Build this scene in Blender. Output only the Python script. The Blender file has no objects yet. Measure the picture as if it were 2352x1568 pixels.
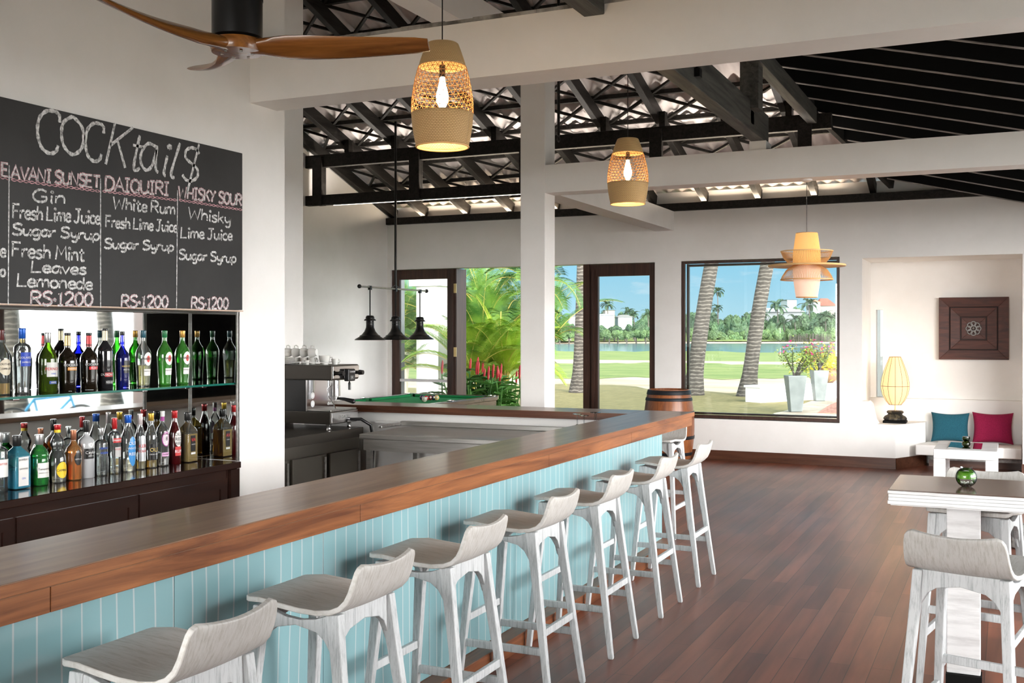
import bpy, bmesh, math, random
from mathutils import Vector, Matrix
sc = bpy.context.scene
COL = sc.collection
rnd = random.Random(7)
PI = math.pi
# ------------------------------------------------------------------ camera
FPX, HY, CX, HCAM = 2470.0, 765.0, 1176.0, 1.70
TH = math.atan((2315 - CX) / FPX)
CT, ST = math.cos(TH), math.sin(TH)
cam = bpy.data.cameras.new('camera')
cam.sensor_width = 36.0
cam.lens = FPX * 36.0 / 2352.0
cam.shift_y = -(784.0 - HY) / 2352.0
cam.clip_start, cam.clip_end = 0.05, 3000
camo = bpy.data.objects.new('camera', cam); COL.objects.link(camo)
camo.location = (0, 0, HCAM)
camo.rotation_euler = (PI / 2, 0, TH)
sc.camera = camo
# ------------------------------------------------------------------ view
sc.view_settings.view_transform = 'Standard'
sc.view_settings.look = 'None'
sc.view_settings.exposure = 0.15
sc.view_settings.gamma = 1.0
sc.view_settings.use_curve_mapping = False
cy = sc.cycles
cy.use_denoising = True
try:
    cy.denoiser = 'OPENIMAGEDENOISE'
except Exception:
    pass
cy.max_bounces = 10; cy.diffuse_bounces = 5; cy.glossy_bounces = 5
cy.transmission_bounces = 8; cy.transparent_max_bounces = 24
cy.sample_clamp_indirect = 6.0
cy.caustics_reflective = False; cy.caustics_refractive = False
# ------------------------------------------------------------------ sky (hazy and bright round the sun, blue away from it)
SUN_DIR = Vector((0.62, -0.62, 0.66)).normalized()
w = bpy.data.worlds.new('sky'); sc.world = w; w.use_nodes = True
nt = w.node_tree; nt.nodes.clear()
def N(t, typ, **kw):
    n = t.nodes.new(typ)
    for k, v in kw.items():
        setattr(n, k, v)
    return n
out = N(nt, 'ShaderNodeOutputWorld'); bg = N(nt, 'ShaderNodeBackground')
tc = N(nt, 'ShaderNodeTexCoord'); sep = N(nt, 'ShaderNodeSeparateXYZ')
nt.links.new(tc.outputs['Generated'], sep.inputs[0])
ramp = N(nt, 'ShaderNodeValToRGB')
ramp.color_ramp.elements[0].position = 0.0; ramp.color_ramp.elements[0].color = (0.50, 0.77, 0.88, 1)
ramp.color_ramp.elements[1].position = 0.16; ramp.color_ramp.elements[1].color = (0.22, 0.57, 0.84, 1)
e = ramp.color_ramp.elements.new(0.06); e.color = (0.31, 0.66, 0.86, 1)
nt.links.new(sep.outputs['Z'], ramp.inputs[0])
# clouds
mp = N(nt, 'ShaderNodeMapping'); mp.inputs['Scale'].default_value = (9, 9, 30); mp.inputs['Location'].default_value = (1.3, 0.4, 0.2)
nt.links.new(tc.outputs['Generated'], mp.inputs[0])
cn = N(nt, 'ShaderNodeTexNoise'); cn.inputs['Scale'].default_value = 1.0; cn.inputs['Detail'].default_value = 8; cn.inputs['Roughness'].default_value = 0.6
nt.links.new(mp.outputs[0], cn.inputs['Vector'])
cr = N(nt, 'ShaderNodeValToRGB'); cr.color_ramp.elements[0].position = 0.56; cr.color_ramp.elements[1].position = 0.76
nt.links.new(cn.outputs['Fac'], cr.inputs[0])
cm = N(nt, 'ShaderNodeMixRGB'); cm.inputs[2].default_value = (0.86, 0.93, 0.98, 1)
nt.links.new(cr.outputs[0], cm.inputs[0]); nt.links.new(ramp.outputs[0], cm.inputs[1])
# bright hazy side of the sky
sh = Vector((SUN_DIR.x, SUN_DIR.y, 0)).normalized()
dt = N(nt, 'ShaderNodeVectorMath', operation='DOT_PRODUCT'); dt.inputs[1].default_value = sh
nt.links.new(tc.outputs['Generated'], dt.inputs[0])
mra = N(nt, 'ShaderNodeMapRange', interpolation_type='SMOOTHSTEP')
mra.inputs['From Min'].default_value = -0.30; mra.inputs['From Max'].default_value = 0.55
nt.links.new(dt.outputs['Value'], mra.inputs['Value'])
mre = N(nt, 'ShaderNodeMapRange', interpolation_type='SMOOTHSTEP')          # the haze lies low, the zenith stays blue
mre.inputs['From Min'].default_value = 0.22; mre.inputs['From Max'].default_value = 0.62; mre.inputs['To Min'].default_value = 1.0; mre.inputs['To Max'].default_value = 0.04
nt.links.new(sep.outputs['Z'], mre.inputs['Value'])
mr = N(nt, 'ShaderNodeMath', operation='MULTIPLY')
nt.links.new(mra.outputs[0], mr.inputs[0]); nt.links.new(mre.outputs[0], mr.inputs[1])
HAZE = 19.0
hm = N(nt, 'ShaderNodeMixRGB'); hm.inputs[2].default_value = (HAZE, HAZE * 0.985, HAZE * 0.965, 1)
nt.links.new(mr.outputs[0], hm.inputs[0]); nt.links.new(cm.outputs[0], hm.inputs[1])
nt.links.new(hm.outputs[0], bg.inputs[0]); bg.inputs[1].default_value = 1.0
nt.links.new(bg.outputs[0], out.inputs[0])
# ------------------------------------------------------------------ sun and window portals
sl = bpy.data.lights.new('sun', 'SUN'); sl.energy = 2.6; sl.angle = math.radians(0.6); sl.color = (1, 0.96, 0.88)
so = bpy.data.objects.new('sun', sl); COL.objects.link(so)
so.rotation_euler = SUN_DIR.to_track_quat('Z', 'Y').to_euler(); so.location = (20, -20, 20)
def portal(loc, rot, sx, sy):
    l = bpy.data.lights.new('window_daylight', 'AREA'); l.shape = 'RECTANGLE'; l.size = sx; l.size_y = sy
    l.cycles.is_portal = True
    o = bpy.data.objects.new('window_daylight', l); COL.objects.link(o); o.location = loc; o.rotation_euler = rot
portal((2.45, 7.8, 1.8), (0, PI / 2, 0), 2.7, 9.4)            # windows along the right wall, facing -X
portal((-2.4, -2.65, 1.5), (PI / 2, 0, 0), 4.0, 3.1)           # open front behind the camera, facing +Y
portal((-6.0, 14.5, 1.3), (-PI / 2, 0, 0), 5.6, 2.7)            # doors in the far wall
portal((-3.0, 14.5, 1.6), (-PI / 2, 0, 0), 2.1, 2.1)            # picture window in the far wall

def at(px, py, d):
    """point d metres in front of the lens along the direction of a photo pixel"""
    u = (px - CX) / FPX; v = (HY - py) / FPX
    return Vector((d * (CT * u - ST), d * (ST * u + CT), HCAM + d * v))
def onX(px, py, X):
    r = at(px, py, 1.0); k = X / r.x
    return Vector((X, r.y * k, HCAM + (r.z - HCAM) * k))
def onZ(px, py, z):
    r = at(px, py, 1.0); k = (z - HCAM) / (r.z - HCAM)
    return Vector((r.x * k, r.y * k, z))
def onY(px, py, Y):
    r = at(px, py, 1.0); k = Y / r.y
    return Vector((r.x * k, Y, HCAM + (r.z - HCAM) * k))

# ------------------------------------------------------------------ materials
MATS = {}
def bsdf(m):
    return m.node_tree.nodes['Principled BSDF']
def mat(name, col, rough=0.5, metal=0.0, spec=0.5, coat=0.0, emis=None, estr=0.0, trans=0.0, ior=1.45):
    m = bpy.data.materials.new(name); m.use_nodes = True
    b = bsdf(m)
    b.inputs['Base Color'].default_value = (*col, 1)
    b.inputs['Roughness'].default_value = rough
    b.inputs['Metallic'].default_value = metal
    b.inputs['Specular IOR Level'].default_value = spec
    b.inputs['Coat Weight'].default_value = coat
    b.inputs['Coat Roughness'].default_value = 0.12
    b.inputs['Transmission Weight'].default_value = trans
    b.inputs['IOR'].default_value = ior
    if emis:
        b.inputs['Emission Color'].default_value = (*emis, 1); b.inputs['Emission Strength'].default_value = estr
    MATS[name] = m
    return m
def noise_col(m, c1, c2, scale=5, stretch=(1, 1, 1), detail=6, rough=0.6, lo=0.35, hi=0.65, bump=0.0, coords='Object', bscale=None, dist=0.0):
    t = m.node_tree; b = bsdf(m)
    tcn = N(t, 'ShaderNodeTexCoord'); mpn = N(t, 'ShaderNodeMapping'); mpn.inputs['Scale'].default_value = stretch
    t.links.new(tcn.outputs[coords], mpn.inputs[0])
    n = N(t, 'ShaderNodeTexNoise'); n.inputs['Scale'].default_value = scale; n.inputs['Detail'].default_value = detail
    n.inputs['Roughness'].default_value = rough; n.inputs['Distortion'].default_value = dist
    t.links.new(mpn.outputs[0], n.inputs['Vector'])
    r = N(t, 'ShaderNodeValToRGB'); r.color_ramp.elements[0].position = lo; r.color_ramp.elements[1].position = hi
    r.color_ramp.elements[0].color = (*c1, 1); r.color_ramp.elements[1].color = (*c2, 1)
    t.links.new(n.outputs['Fac'], r.inputs[0]); t.links.new(r.outputs[0], b.inputs['Base Color'])
    if bump:
        bp = N(t, 'ShaderNodeBump'); bp.inputs['Strength'].default_value = bump; bp.inputs['Distance'].default_value = 0.01
        t.links.new(n.outputs['Fac'], bp.inputs['Height']); t.links.new(bp.outputs[0], b.inputs['Normal'])
    return r
def thin_glass(name, tint, edge=0.35, gloss=0.06, refl=1.0, body=0.0):
    """clear or tinted glass: see-through, darker at the grazing rim, with a fresnel mirror skin"""
    m = bpy.data.materials.new(name); m.use_nodes = True; t = m.node_tree; t.nodes.clear()
    o = N(t, 'ShaderNodeOutputMaterial'); mx = N(t, 'ShaderNodeMixShader'); tr = N(t, 'ShaderNodeBsdfTransparent')
    gl = N(t, 'ShaderNodeBsdfGlossy'); gl.inputs['Roughness'].default_value = gloss; gl.inputs['Color'].default_value = (refl, refl, refl, 1)
    fr = N(t, 'ShaderNodeFresnel'); fr.inputs['IOR'].default_value = 1.5
    lw = N(t, 'ShaderNodeLayerWeight'); lw.inputs['Blend'].default_value = 0.45
    mc = N(t, 'ShaderNodeMixRGB'); mc.inputs[1].default_value = (*tint, 1); mc.inputs[2].default_value = (*[c * edge for c in tint], 1)
    t.links.new(lw.outputs['Facing'], mc.inputs[0]); t.links.new(mc.outputs[0], tr.inputs['Color'])
    t.links.new(fr.outputs[0], mx.inputs[0]); t.links.new(tr.outputs[0], mx.inputs[1]); t.links.new(gl.outputs[0], mx.inputs[2])
    t.links.new(mx.outputs[0], o.inputs[0]); MATS[name] = m
    if body:                                           # coloured glass also scatters some light of its own colour
        df = N(t, 'ShaderNodeBsdfDiffuse'); df.inputs['Color'].default_value = (*tint, 1); m2 = N(t, 'ShaderNodeMixShader'); m2.inputs[0].default_value = body
        t.links.new(tr.outputs[0], m2.inputs[1]); t.links.new(df.outputs[0], m2.inputs[2]); t.links.new(m2.outputs[0], mx.inputs[1])
    return m
def wood(name, c1, c2, axis='Y', scale=3.0, rough=0.35, coat=0.0, bump=0.05, lo=0.35, hi=0.68):
    m = mat(name, c1, rough, coat=coat)
    st = {'X': (0.35, 5, 5), 'Y': (5, 0.35, 5), 'Z': (5, 5, 0.35)}[axis]
    noise_col(m, c1, c2, scale, st, 8, 0.65, lo, hi, bump, dist=1.2)
    return m

M_plaster = mat('white_plaster', (0.84, 0.825, 0.80), 0.75); noise_col(M_plaster, (0.86, 0.845, 0.82), (0.90, 0.885, 0.865), 2.5, bump=0.02)
M_white = mat('white_paint', (0.86, 0.85, 0.83), 0.5)
M_darkwood = wood('dark_brown_joinery', (0.030, 0.014, 0.010), (0.075, 0.035, 0.024), 'Z', 4, 0.35)
M_black_timber = wood('black_stained_timber', (0.010, 0.009, 0.008), (0.030, 0.027, 0.024), 'Y', 4, 0.5)
M_tie = wood('weathered_black_tie', (0.022, 0.021, 0.018), (0.10, 0.095, 0.082), 'Y', 3, 0.55)
M_sheet = mat('asbestos_sheet', (0.60, 0.55, 0.53), 0.8); noise_col(M_sheet, (0.64, 0.59, 0.57), (0.80, 0.75, 0.73), 1.6)
M_bar_top = wood('polished_bar_top', (0.17, 0.095, 0.06), (0.30, 0.185, 0.12), 'Y', 2.2, 0.30, coat=0.15, bump=0.03)
M_bar_topx = wood('polished_return_top', (0.17, 0.095, 0.06), (0.30, 0.185, 0.12), 'X', 2.2, 0.30, coat=0.15, bump=0.03)
M_bar_front = wood('oiled_bar_edge', (0.10, 0.030, 0.011), (0.33, 0.125, 0.045), 'Y', 2.4, 0.30, bump=0.03, lo=0.34, hi=0.66)
M_bar_inner = wood('dark_bar_edge', (0.06, 0.020, 0.010), (0.13, 0.045, 0.020), 'X', 2.2, 0.35)
M_base = wood('stained_skirting', (0.060, 0.022, 0.012), (0.13, 0.052, 0.030), 'X', 3, 0.3)
M_kick = wood('bar_kick_board', (0.10, 0.034, 0.014), (0.24, 0.085, 0.035), 'Y', 2.5, 0.35)
M_whitewash = mat('whitewashed_wood', (0.50, 0.52, 0.53), 0.5); noise_col(M_whitewash, (0.25, 0.27, 0.28), (0.53, 0.55, 0.56), 16, (6, 6, 0.5), 8, 0.72, 0.30, 0.52, 0.08)
M_seat = mat('whitewashed_seat', (0.50, 0.49, 0.46), 0.42); noise_col(M_seat, (0.34, 0.32, 0.28), (0.53, 0.52, 0.50), 20, (0.6, 5, 0.9), 8, 0.75, 0.28, 0.54, 0.06)
M_tablewhite = mat('whitewashed_table', (0.72, 0.73, 0.74), 0.45); noise_col(M_tablewhite, (0.54, 0.54, 0.54), (0.76, 0.765, 0.77), 6, (0.6, 5, 5), 8, 0.65, 0.3, 0.55, 0.04)
M_tablebrown = wood('brown_table_top', (0.065, 0.038, 0.029), (0.12, 0.072, 0.054), 'X', 2.5, 0.16, coat=0.3, bump=0.02)
M_board = mat('chalkboard_black', (0.022, 0.022, 0.023), 0.55); noise_col(M_board, (0.009, 0.009, 0.0095), (0.020, 0.0195, 0.020), 2.2)
M_chalk = mat('white_chalk', (0.62, 0.62, 0.62), 0.9); noise_col(M_chalk, (0.24, 0.24, 0.24), (0.78, 0.78, 0.78), 60, detail=3, lo=0.35, hi=0.6)
M_chalkpink = mat('pink_chalk', (0.60, 0.33, 0.36), 0.9); noise_col(M_chalkpink, (0.34, 0.18, 0.20), (0.74, 0.42, 0.46), 60, detail=3, lo=0.35, hi=0.6)
M_mirror = mat('mirror', (0.80, 0.83, 0.82), 0.02, 1.0)
M_steel = mat('brushed_steel', (0.50, 0.49, 0.47), 0.32, 1.0); noise_col(M_steel, (0.40, 0.39, 0.37), (0.56, 0.55, 0.53), 6, (0.4, 8, 8), 6)
M_dsteel = mat('dark_steel', (0.20, 0.185, 0.16), 0.38, 0.9)
M_chrome = mat('chrome', (0.72, 0.72, 0.73), 0.10, 1.0)
M_blackplastic = mat('black_plastic', (0.012, 0.012, 0.013), 0.28)
M_blackmetal = mat('black_metal', (0.010, 0.010, 0.010), 0.3, 0.2)
M_espdark = mat('espresso_side_panel', (0.055, 0.048, 0.040), 0.35, 0.4)
M_china = mat('white_china', (0.80, 0.79, 0.76), 0.2)
M_felt = mat('green_felt', (0.02, 0.33, 0.10), 0.95); noise_col(M_felt, (0.015, 0.30, 0.085), (0.03, 0.37, 0.12), 300)
M_felt2 = mat('green_cushion_felt', (0.005, 0.20, 0.06), 0.9)
M_rattan = mat('woven_rattan', (0.58, 0.36, 0.15), 0.6)
M_strand = mat('rattan_strand', (0.36, 0.17, 0.05), 0.6)
M_bamboo = mat('bamboo_slats', (0.78, 0.50, 0.22), 0.5)
M_bamboo2 = mat('bamboo_rib', (0.70, 0.40, 0.16), 0.5)
M_bulb = mat('lamp_bulb', (1, 0.9, 0.7), 0.3, emis=(1, 0.80, 0.48), estr=26)
M_fanwood = wood('fan_blade_wood', (0.16, 0.055, 0.012), (0.36, 0.145, 0.035), 'X', 2.2, 0.25, coat=0.3, bump=0.02)
M_barrelwood = wood('barrel_stave_wood', (0.16, 0.045, 0.014), (0.34, 0.115, 0.035), 'Z', 2.4, 0.35, coat=0.1)
M_hoop = mat('barrel_hoop', (0.020, 0.022, 0.026), 0.45, 0.5)
M_art = wood('carved_panel_wood', (0.040, 0.011, 0.007), (0.105, 0.032, 0.020), 'X', 4, 0.5)
M_artdark = mat('carved_groove', (0.020, 0.007, 0.005), 0.6)
M_pewter = mat('pewter_rosette', (0.22, 0.21, 0.20), 0.45, 0.6)
M_cush_teal = mat('teal_fabric', (0.010, 0.085, 0.125), 0.95); noise_col(M_cush_teal, (0.007, 0.065, 0.10), (0.016, 0.115, 0.16), 140, bump=0.1)
M_cush_red = mat('raspberry_fabric', (0.26, 0.006, 0.05), 0.95); noise_col(M_cush_red, (0.21, 0.004, 0.038), (0.33, 0.010, 0.068), 140, bump=0.1)
M_lampshade = mat('cream_lampshade', (0.85, 0.66, 0.36), 0.8, emis=(1, 0.66, 0.28), estr=0.42)
M_lamprib = mat('lampshade_rib', (0.30, 0.15, 0.05), 0.7)
M_lampbase = mat('dark_carved_base', (0.045, 0.036, 0.026), 0.55); noise_col(M_lampbase, (0.014, 0.012, 0.010), (0.20, 0.155, 0.085), 16, lo=0.46, hi=0.72, bump=0.2)
M_glass = thin_glass('window_glass', (0.96, 0.98, 0.98), 0.9, 0.0, 1.0)
M_shelfglass = thin_glass('shelf_glass', (0.70, 0.90, 0.83), 0.25, 0.02)
M_shelfedge = mat('green_glass_edge', (0.01, 0.12, 0.09), 0.1)
M_black = mat('matt_black', (0.006, 0.006, 0.006), 0.7)
M_brass = mat('brass', (0.55, 0.42, 0.20), 0.3, 1.0)
M_stone = mat('rough_grey_stone', (0.25, 0.25, 0.24), 0.9); noise_col(M_stone, (0.10, 0.095, 0.09), (0.42, 0.42, 0.41), 7, bump=0.6)
M_darkcounter = wood('black_brown_counter', (0.014, 0.006, 0.005), (0.032, 0.014, 0.010), 'Y', 3, 0.14, coat=0.4, bump=0.01)
M_litedge = mat('lit_rafter_edge', (0.27, 0.25, 0.23), 0.7); noise_col(M_litedge, (0.12, 0.11, 0.10), (0.36, 0.33, 0.31), 4, (0.5, 5, 5))  # window light on the rafter undersides, put into the colour
M_led = mat('strip_light_tube', (1, 1, 1), 0.3, emis=(1, 0.90, 0.78), estr=5)
bsdf(M_black_timber).inputs['Specular IOR Level'].default_value = 0.18; bsdf(M_black).inputs['Specular IOR Level'].default_value = 0.1
# floor boards
M_floor = mat('timber_floor', (0.15, 0.06, 0.04), 0.24)
t = M_floor.node_tree; b = bsdf(M_floor)
tcn = N(t, 'ShaderNodeTexCoord'); mpn = N(t, 'ShaderNodeMapping'); mpn.inputs['Rotation'].default_value = (0, 0, PI / 2)
t.links.new(tcn.outputs['Object'], mpn.inputs[0])
br = N(t, 'ShaderNodeTexBrick'); br.offset = 0.37; br.inputs['Scale'].default_value = 1.0
br.inputs['Brick Width'].default_value = 1.7; br.inputs['Row Height'].default_value = 0.105; br.inputs['Mortar Size'].default_value = 0.0016
br.inputs['Color1'].default_value = (0.125, 0.036, 0.019, 1); br.inputs['Color2'].default_value = (0.23, 0.078, 0.043, 1); br.inputs['Mortar'].default_value = (0.02, 0.008, 0.005, 1)
br.inputs['Bias'].default_value = -0.1
t.links.new(mpn.outputs[0], br.inputs['Vector'])
n2 = N(t, 'ShaderNodeTexNoise'); n2.inputs['Scale'].default_value = 2.0; n2.inputs['Detail'].default_value = 8
mp2 = N(t, 'ShaderNodeMapping'); mp2.inputs['Scale'].default_value = (7, 0.6, 1); t.links.new(tcn.outputs['Object'], mp2.inputs[0]); t.links.new(mp2.outputs[0], n2.inputs['Vector'])
mm = N(t, 'ShaderNodeMixRGB', blend_type='MULTIPLY'); mm.inputs[0].default_value = 0.75
r2 = N(t, 'ShaderNodeValToRGB'); r2.color_ramp.elements[0].position = 0.3; r2.color_ramp.elements[0].color = (0.55, 0.5, 0.5, 1); r2.color_ramp.elements[1].position = 0.7; r2.color_ramp.elements[1].color = (1.35, 1.3, 1.3, 1)
t.links.new(n2.outputs['Fac'], r2.inputs[0]); t.links.new(br.outputs['Color'], mm.inputs[1]); t.links.new(r2.outputs[0], mm.inputs[2]); t.links.new(mm.outputs[0], b.inputs['Base Color'])
n3 = N(t, 'ShaderNodeTexNoise'); n3.inputs['Scale'].default_value = 0.9; n3.inputs['Detail'].default_value = 1; t.links.new(tcn.outputs['Object'], n3.inputs['Vector'])
mr3 = N(t, 'ShaderNodeMapRange'); mr3.inputs['To Min'].default_value = 0.285; mr3.inputs['To Max'].default_value = 0.36; t.links.new(n3.outputs['Fac'], mr3.inputs['Value']); t.links.new(mr3.outputs[0], b.inputs['Roughness'])
# back-painted glass of the bar front, with thin white leaded lines
M_blue = mat('aqua_glass_front', (0.38, 0.66, 0.69), 0.12, spec=0.5, coat=0.3)
t = M_blue.node_tree; b = bsdf(M_blue)
tcn = N(t, 'ShaderNodeTexCoord'); sp = N(t, 'ShaderNodeSeparateXYZ'); t.links.new(tcn.outputs['Object'], sp.inputs[0])
nz = N(t, 'ShaderNodeTexNoise'); nz.inputs['Scale'].default_value = 1.1; nz.inputs['Detail'].default_value = 1; t.links.new(tcn.outputs['Object'], nz.inputs['Vector'])
ma = N(t, 'ShaderNodeMath', operation='MULTIPLY_ADD'); ma.inputs[1].default_value = 1.1; t.links.new(nz.outputs['Fac'], ma.inputs[0])
my = N(t, 'ShaderNodeMath', operation='MULTIPLY'); my.inputs[1].default_value = 13.0; t.links.new(sp.outputs['Y'], my.inputs[0]); t.links.new(my.outputs[0], ma.inputs[2])
vo = N(t, 'ShaderNodeTexVoronoi', voronoi_dimensions='1D', feature='DISTANCE_TO_EDGE'); vo.inputs['Scale'].default_value = 1.0; vo.inputs['Randomness'].default_value = 0.75
t.links.new(ma.outputs[0], vo.inputs['W'])
lr = N(t, 'ShaderNodeValToRGB'); lr.color_ramp.elements[0].position = 0.028; lr.color_ramp.elements[0].color = (1, 1, 1, 1); lr.color_ramp.elements[1].position = 0.055; lr.color_ramp.elements[1].color = (0, 0, 0, 1)
t.links.new(vo.outputs['Distance'], lr.inputs[0])
lm = N(t, 'ShaderNodeMixRGB'); lm.inputs[1].default_value = (0.235, 0.41, 0.44, 1); lm.inputs[2].default_value = (0.52, 0.57, 0.57, 1)
fm = N(t, 'ShaderNodeMath', operation='MULTIPLY'); fm.inputs[1].default_value = 0.75
t.links.new(lr.outputs[0], fm.inputs[0]); t.links.new(fm.outputs[0], lm.inputs[0]); t.links.new(lm.outputs[0], b.inputs['Base Color'])
# weave bump for the rattan bands
def weave(m, c1, c2, su, sv):
    t = m.node_tree; b = bsdf(m)
    uv = N(t, 'ShaderNodeUVMap'); mpx = N(t, 'ShaderNodeMapping'); mpx.inputs['Scale'].default_value = (su, sv, 1); t.links.new(uv.outputs[0], mpx.inputs[0])
    bk = N(t, 'ShaderNodeTexBrick'); bk.offset = 0.5; bk.inputs['Scale'].default_value = 1; bk.inputs['Brick Width'].default_value = 1; bk.inputs['Row Height'].default_value = 0.5
    bk.inputs['Mortar Size'].default_value = 0.10; bk.inputs['Mortar Smooth'].default_value = 1.0
    bk.inputs['Color1'].default_value = (*c1, 1); bk.inputs['Color2'].default_value = (*c1, 1); bk.inputs['Mortar'].default_value = (*c2, 1)
    t.links.new(mpx.outputs[0], bk.inputs['Vector']); t.links.new(bk.outputs['Color'], b.inputs['Base Color'])
    bp = N(t, 'ShaderNodeBump'); bp.invert = True; bp.inputs['Strength'].default_value = 0.6; bp.inputs['Distance'].default_value = 0.004
    t.links.new(bk.outputs['Fac'], bp.inputs['Height']); t.links.new(bp.outputs[0], b.inputs['Normal'])
weave(M_rattan, (0.66, 0.43, 0.19), (0.30, 0.15, 0.045), 60, 22)

# ------------------------------------------------------------------ mesh builder
class MB:
    def __init__(s):
        s.v = []; s.f = []; s.uv = None
    def add(s, vs, fs):
        o = len(s.v); s.v.extend([tuple(p) for p in vs]); s.f.extend([tuple(i + o for i in f) for f in fs]); return s
    def box(s, x0, x1, y0, y1, z0, z1):
        return s.add([(x0, y0, z0), (x1, y0, z0), (x1, y1, z0), (x0, y1, z0), (x0, y0, z1), (x1, y0, z1), (x1, y1, z1), (x0, y1, z1)],
                     [(0, 3, 2, 1), (4, 5, 6, 7), (0, 1, 5, 4), (1, 2, 6, 5), (2, 3, 7, 6), (3, 0, 4, 7)])
    def bar(s, p, q, w, h, up=(0, 0, 1)):
        """rectangular bar from p to q, w wide and h tall"""
        p = Vector(p); q = Vector(q); d = (q - p).normalized(); u = Vector(up)
        sd = d.cross(u)
        if sd.length < 1e-4: sd = d.cross(Vector((1, 0, 0)))
        sd.normalize(); u = sd.cross(d).normalized()
        a = sd * (w / 2); b = u * (h / 2)
        vs = [p - a - b, p + a - b, p + a + b, p - a + b, q - a - b, q + a - b, q + a + b, q - a + b]
        return s.add(vs, [(0, 3, 2, 1), (4, 5, 6, 7), (0, 1, 5, 4), (1, 2, 6, 5), (2, 3, 7, 6), (3, 0, 4, 7)])
    def loft(s, rings, close=True, caps=True):
        n = len(rings[0]); o = len(s.v)
        for r in rings: s.v.extend([tuple(p) for p in r])
        for i in range(len(rings) - 1):
            for j in range(n if close else n - 1):
                k = (j + 1) % n
                s.f.append((o + i * n + j, o + i * n + k, o + (i + 1) * n + k, o + (i + 1) * n + j))
        if caps and close:
            s.f.append(tuple(o + j for j in reversed(range(n)))); s.f.append(tuple(o + (len(rings) - 1) * n + j for j in range(n)))
        return s
    def lathe(s, prof, seg=24, c=(0, 0, 0), caps=True, sx=1.0, sy=1.0, rot=0.0):
        rings = [[(c[0] + sx * r * math.cos(rot + 2 * PI * j / seg), c[1] + sy * r * math.sin(rot + 2 * PI * j / seg), c[2] + z) for j in range(seg)] for r, z in prof]
        return s.loft(rings, True, caps)
    def cyl(s, p, q, r0, r1=None, seg=12):
        return s.tube([p, q], [r0, r0 if r1 is None else r1], seg)
    def tube(s, pts, r, seg=6, caps=True):
        pts = [Vector(p) for p in pts]; n = len(pts); rings = []; ref = None
        for i, p in enumerate(pts):
            d = (pts[min(i + 1, n - 1)] - pts[max(i - 1, 0)])
            d = d.normalized() if d.length > 1e-9 else Vector((0, 0, 1))
            if ref is None:
                ref = d.orthogonal().normalized()
            ref = (ref - d * ref.dot(d))
            ref = ref.normalized() if ref.length > 1e-6 else d.orthogonal().normalized()
            b2 = d.cross(ref); rr = r[i] if isinstance(r, (list, tuple)) else r
            rings.append([p + (ref * math.cos(2 * PI * j / seg) + b2 * math.sin(2 * PI * j / seg)) * rr for j in range(seg)])
        return s.loft(rings, True, caps)
    def prism(s, poly, a, b, axis='Y'):
        """extrude a 2-D outline: axis Y -> (x,z) outline, axis X -> (y,z), axis Z -> (x,y)"""
        def P(u, v, k):
            return {'Y': (u, k, v), 'X': (k, u, v), 'Z': (u, v, k)}[axis]
        n = len(poly); o = len(s.v)
        s.v.extend([P(u, v, a) for u, v in poly] + [P(u, v, b) for u, v in poly])
        s.f.append(tuple(o + i for i in range(n))); s.f.append(tuple(o + n + i for i in reversed(range(n))))
        for i in range(n):
            j = (i + 1) % n; s.f.append((o + i, o + n + i, o + n + j, o + j))
        return s
    def sphere(s, c, r, su=12, sv=8, sx=1, sy=1, sz=1):
        prof = [(max(1e-4, math.sin(PI * i / sv)) , -math.cos(PI * i / sv)) for i in range(sv + 1)]
        rings = [[(c[0] + sx * r * a * math.cos(2 * PI * j / su), c[1] + sy * r * a * math.sin(2 * PI * j / su), c[2] + sz * r * z) for j in range(su)] for a, z in prof]
        return s.loft(rings)
    def torus(s, c, R, r, axis='Z', su=32, sv=8):
        rings = []
        for i in range(su):
            a = 2 * PI * i / su; ring = []
            for j in range(sv):
                b = 2 * PI * j / sv; x = (R + r * math.cos(b)) * math.cos(a); y = (R + r * math.cos(b)) * math.sin(a); z = r * math.sin(b)
                p = {'Z': (x, y, z), 'Y': (x, z, y), 'X': (z, x, y)}[axis]
                ring.append((c[0] + p[0], c[1] + p[1], c[2] + p[2]))
            rings.append(ring)
        rings.append(rings[0])
        return s.loft(rings, True, False)
    def xform(s, M):
        s.v = [tuple(M @ Vector(p)) for p in s.v]; return s
    def build(s, name, m, parent=None, smooth=None, bevel=0.0, world=True, fix=True):
        me = bpy.data.meshes.new(name); me.from_pydata(s.v, [], s.f); me.update()
        if fix:
            bm = bmesh.new(); bm.from_mesh(me); bmesh.ops.recalc_face_normals(bm, faces=bm.faces); bm.to_mesh(me); bm.free()
        if s.uv:
            ul = me.uv_layers.new(name='UVMap')
            for p in me.polygons:
                for li in p.loop_indices: ul.data[li].uv = s.uv[me.loops[li].vertex_index]
        me.materials.append(m)
        if smooth is not None:
            me.polygons.foreach_set('use_smooth', [True] * len(me.polygons)); me.set_sharp_from_angle(angle=math.radians(smooth))
        o = bpy.data.objects.new(name, me); COL.objects.link(o)
        if bevel:
            bv = o.modifiers.new('bevel', 'BEVEL'); bv.width = bevel; bv.segments = 2; bv.limit_method = 'ANGLE'
        if parent is not None:
            o.parent = parent
            if world:
                q = parent; L = Vector((0, 0, 0))
                while q is not None: L += q.location; q = q.parent
                o.location = -L
        return o
def tag(o, label=None, cat=None, group=None, kind=None):
    if label: o['label'] = label
    if cat: o['category'] = cat
    if group: o['group'] = group
    if kind: o['kind'] = kind
    return o
def thing(name, label, cat, loc=(0, 0, 0), group=None, rz=0.0):
    o = bpy.data.objects.new(name, None); o.empty_display_size = 0.1; COL.objects.link(o); o.location = loc; o.rotation_euler = (0, 0, rz)
    return tag(o, label, cat, group)
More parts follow.
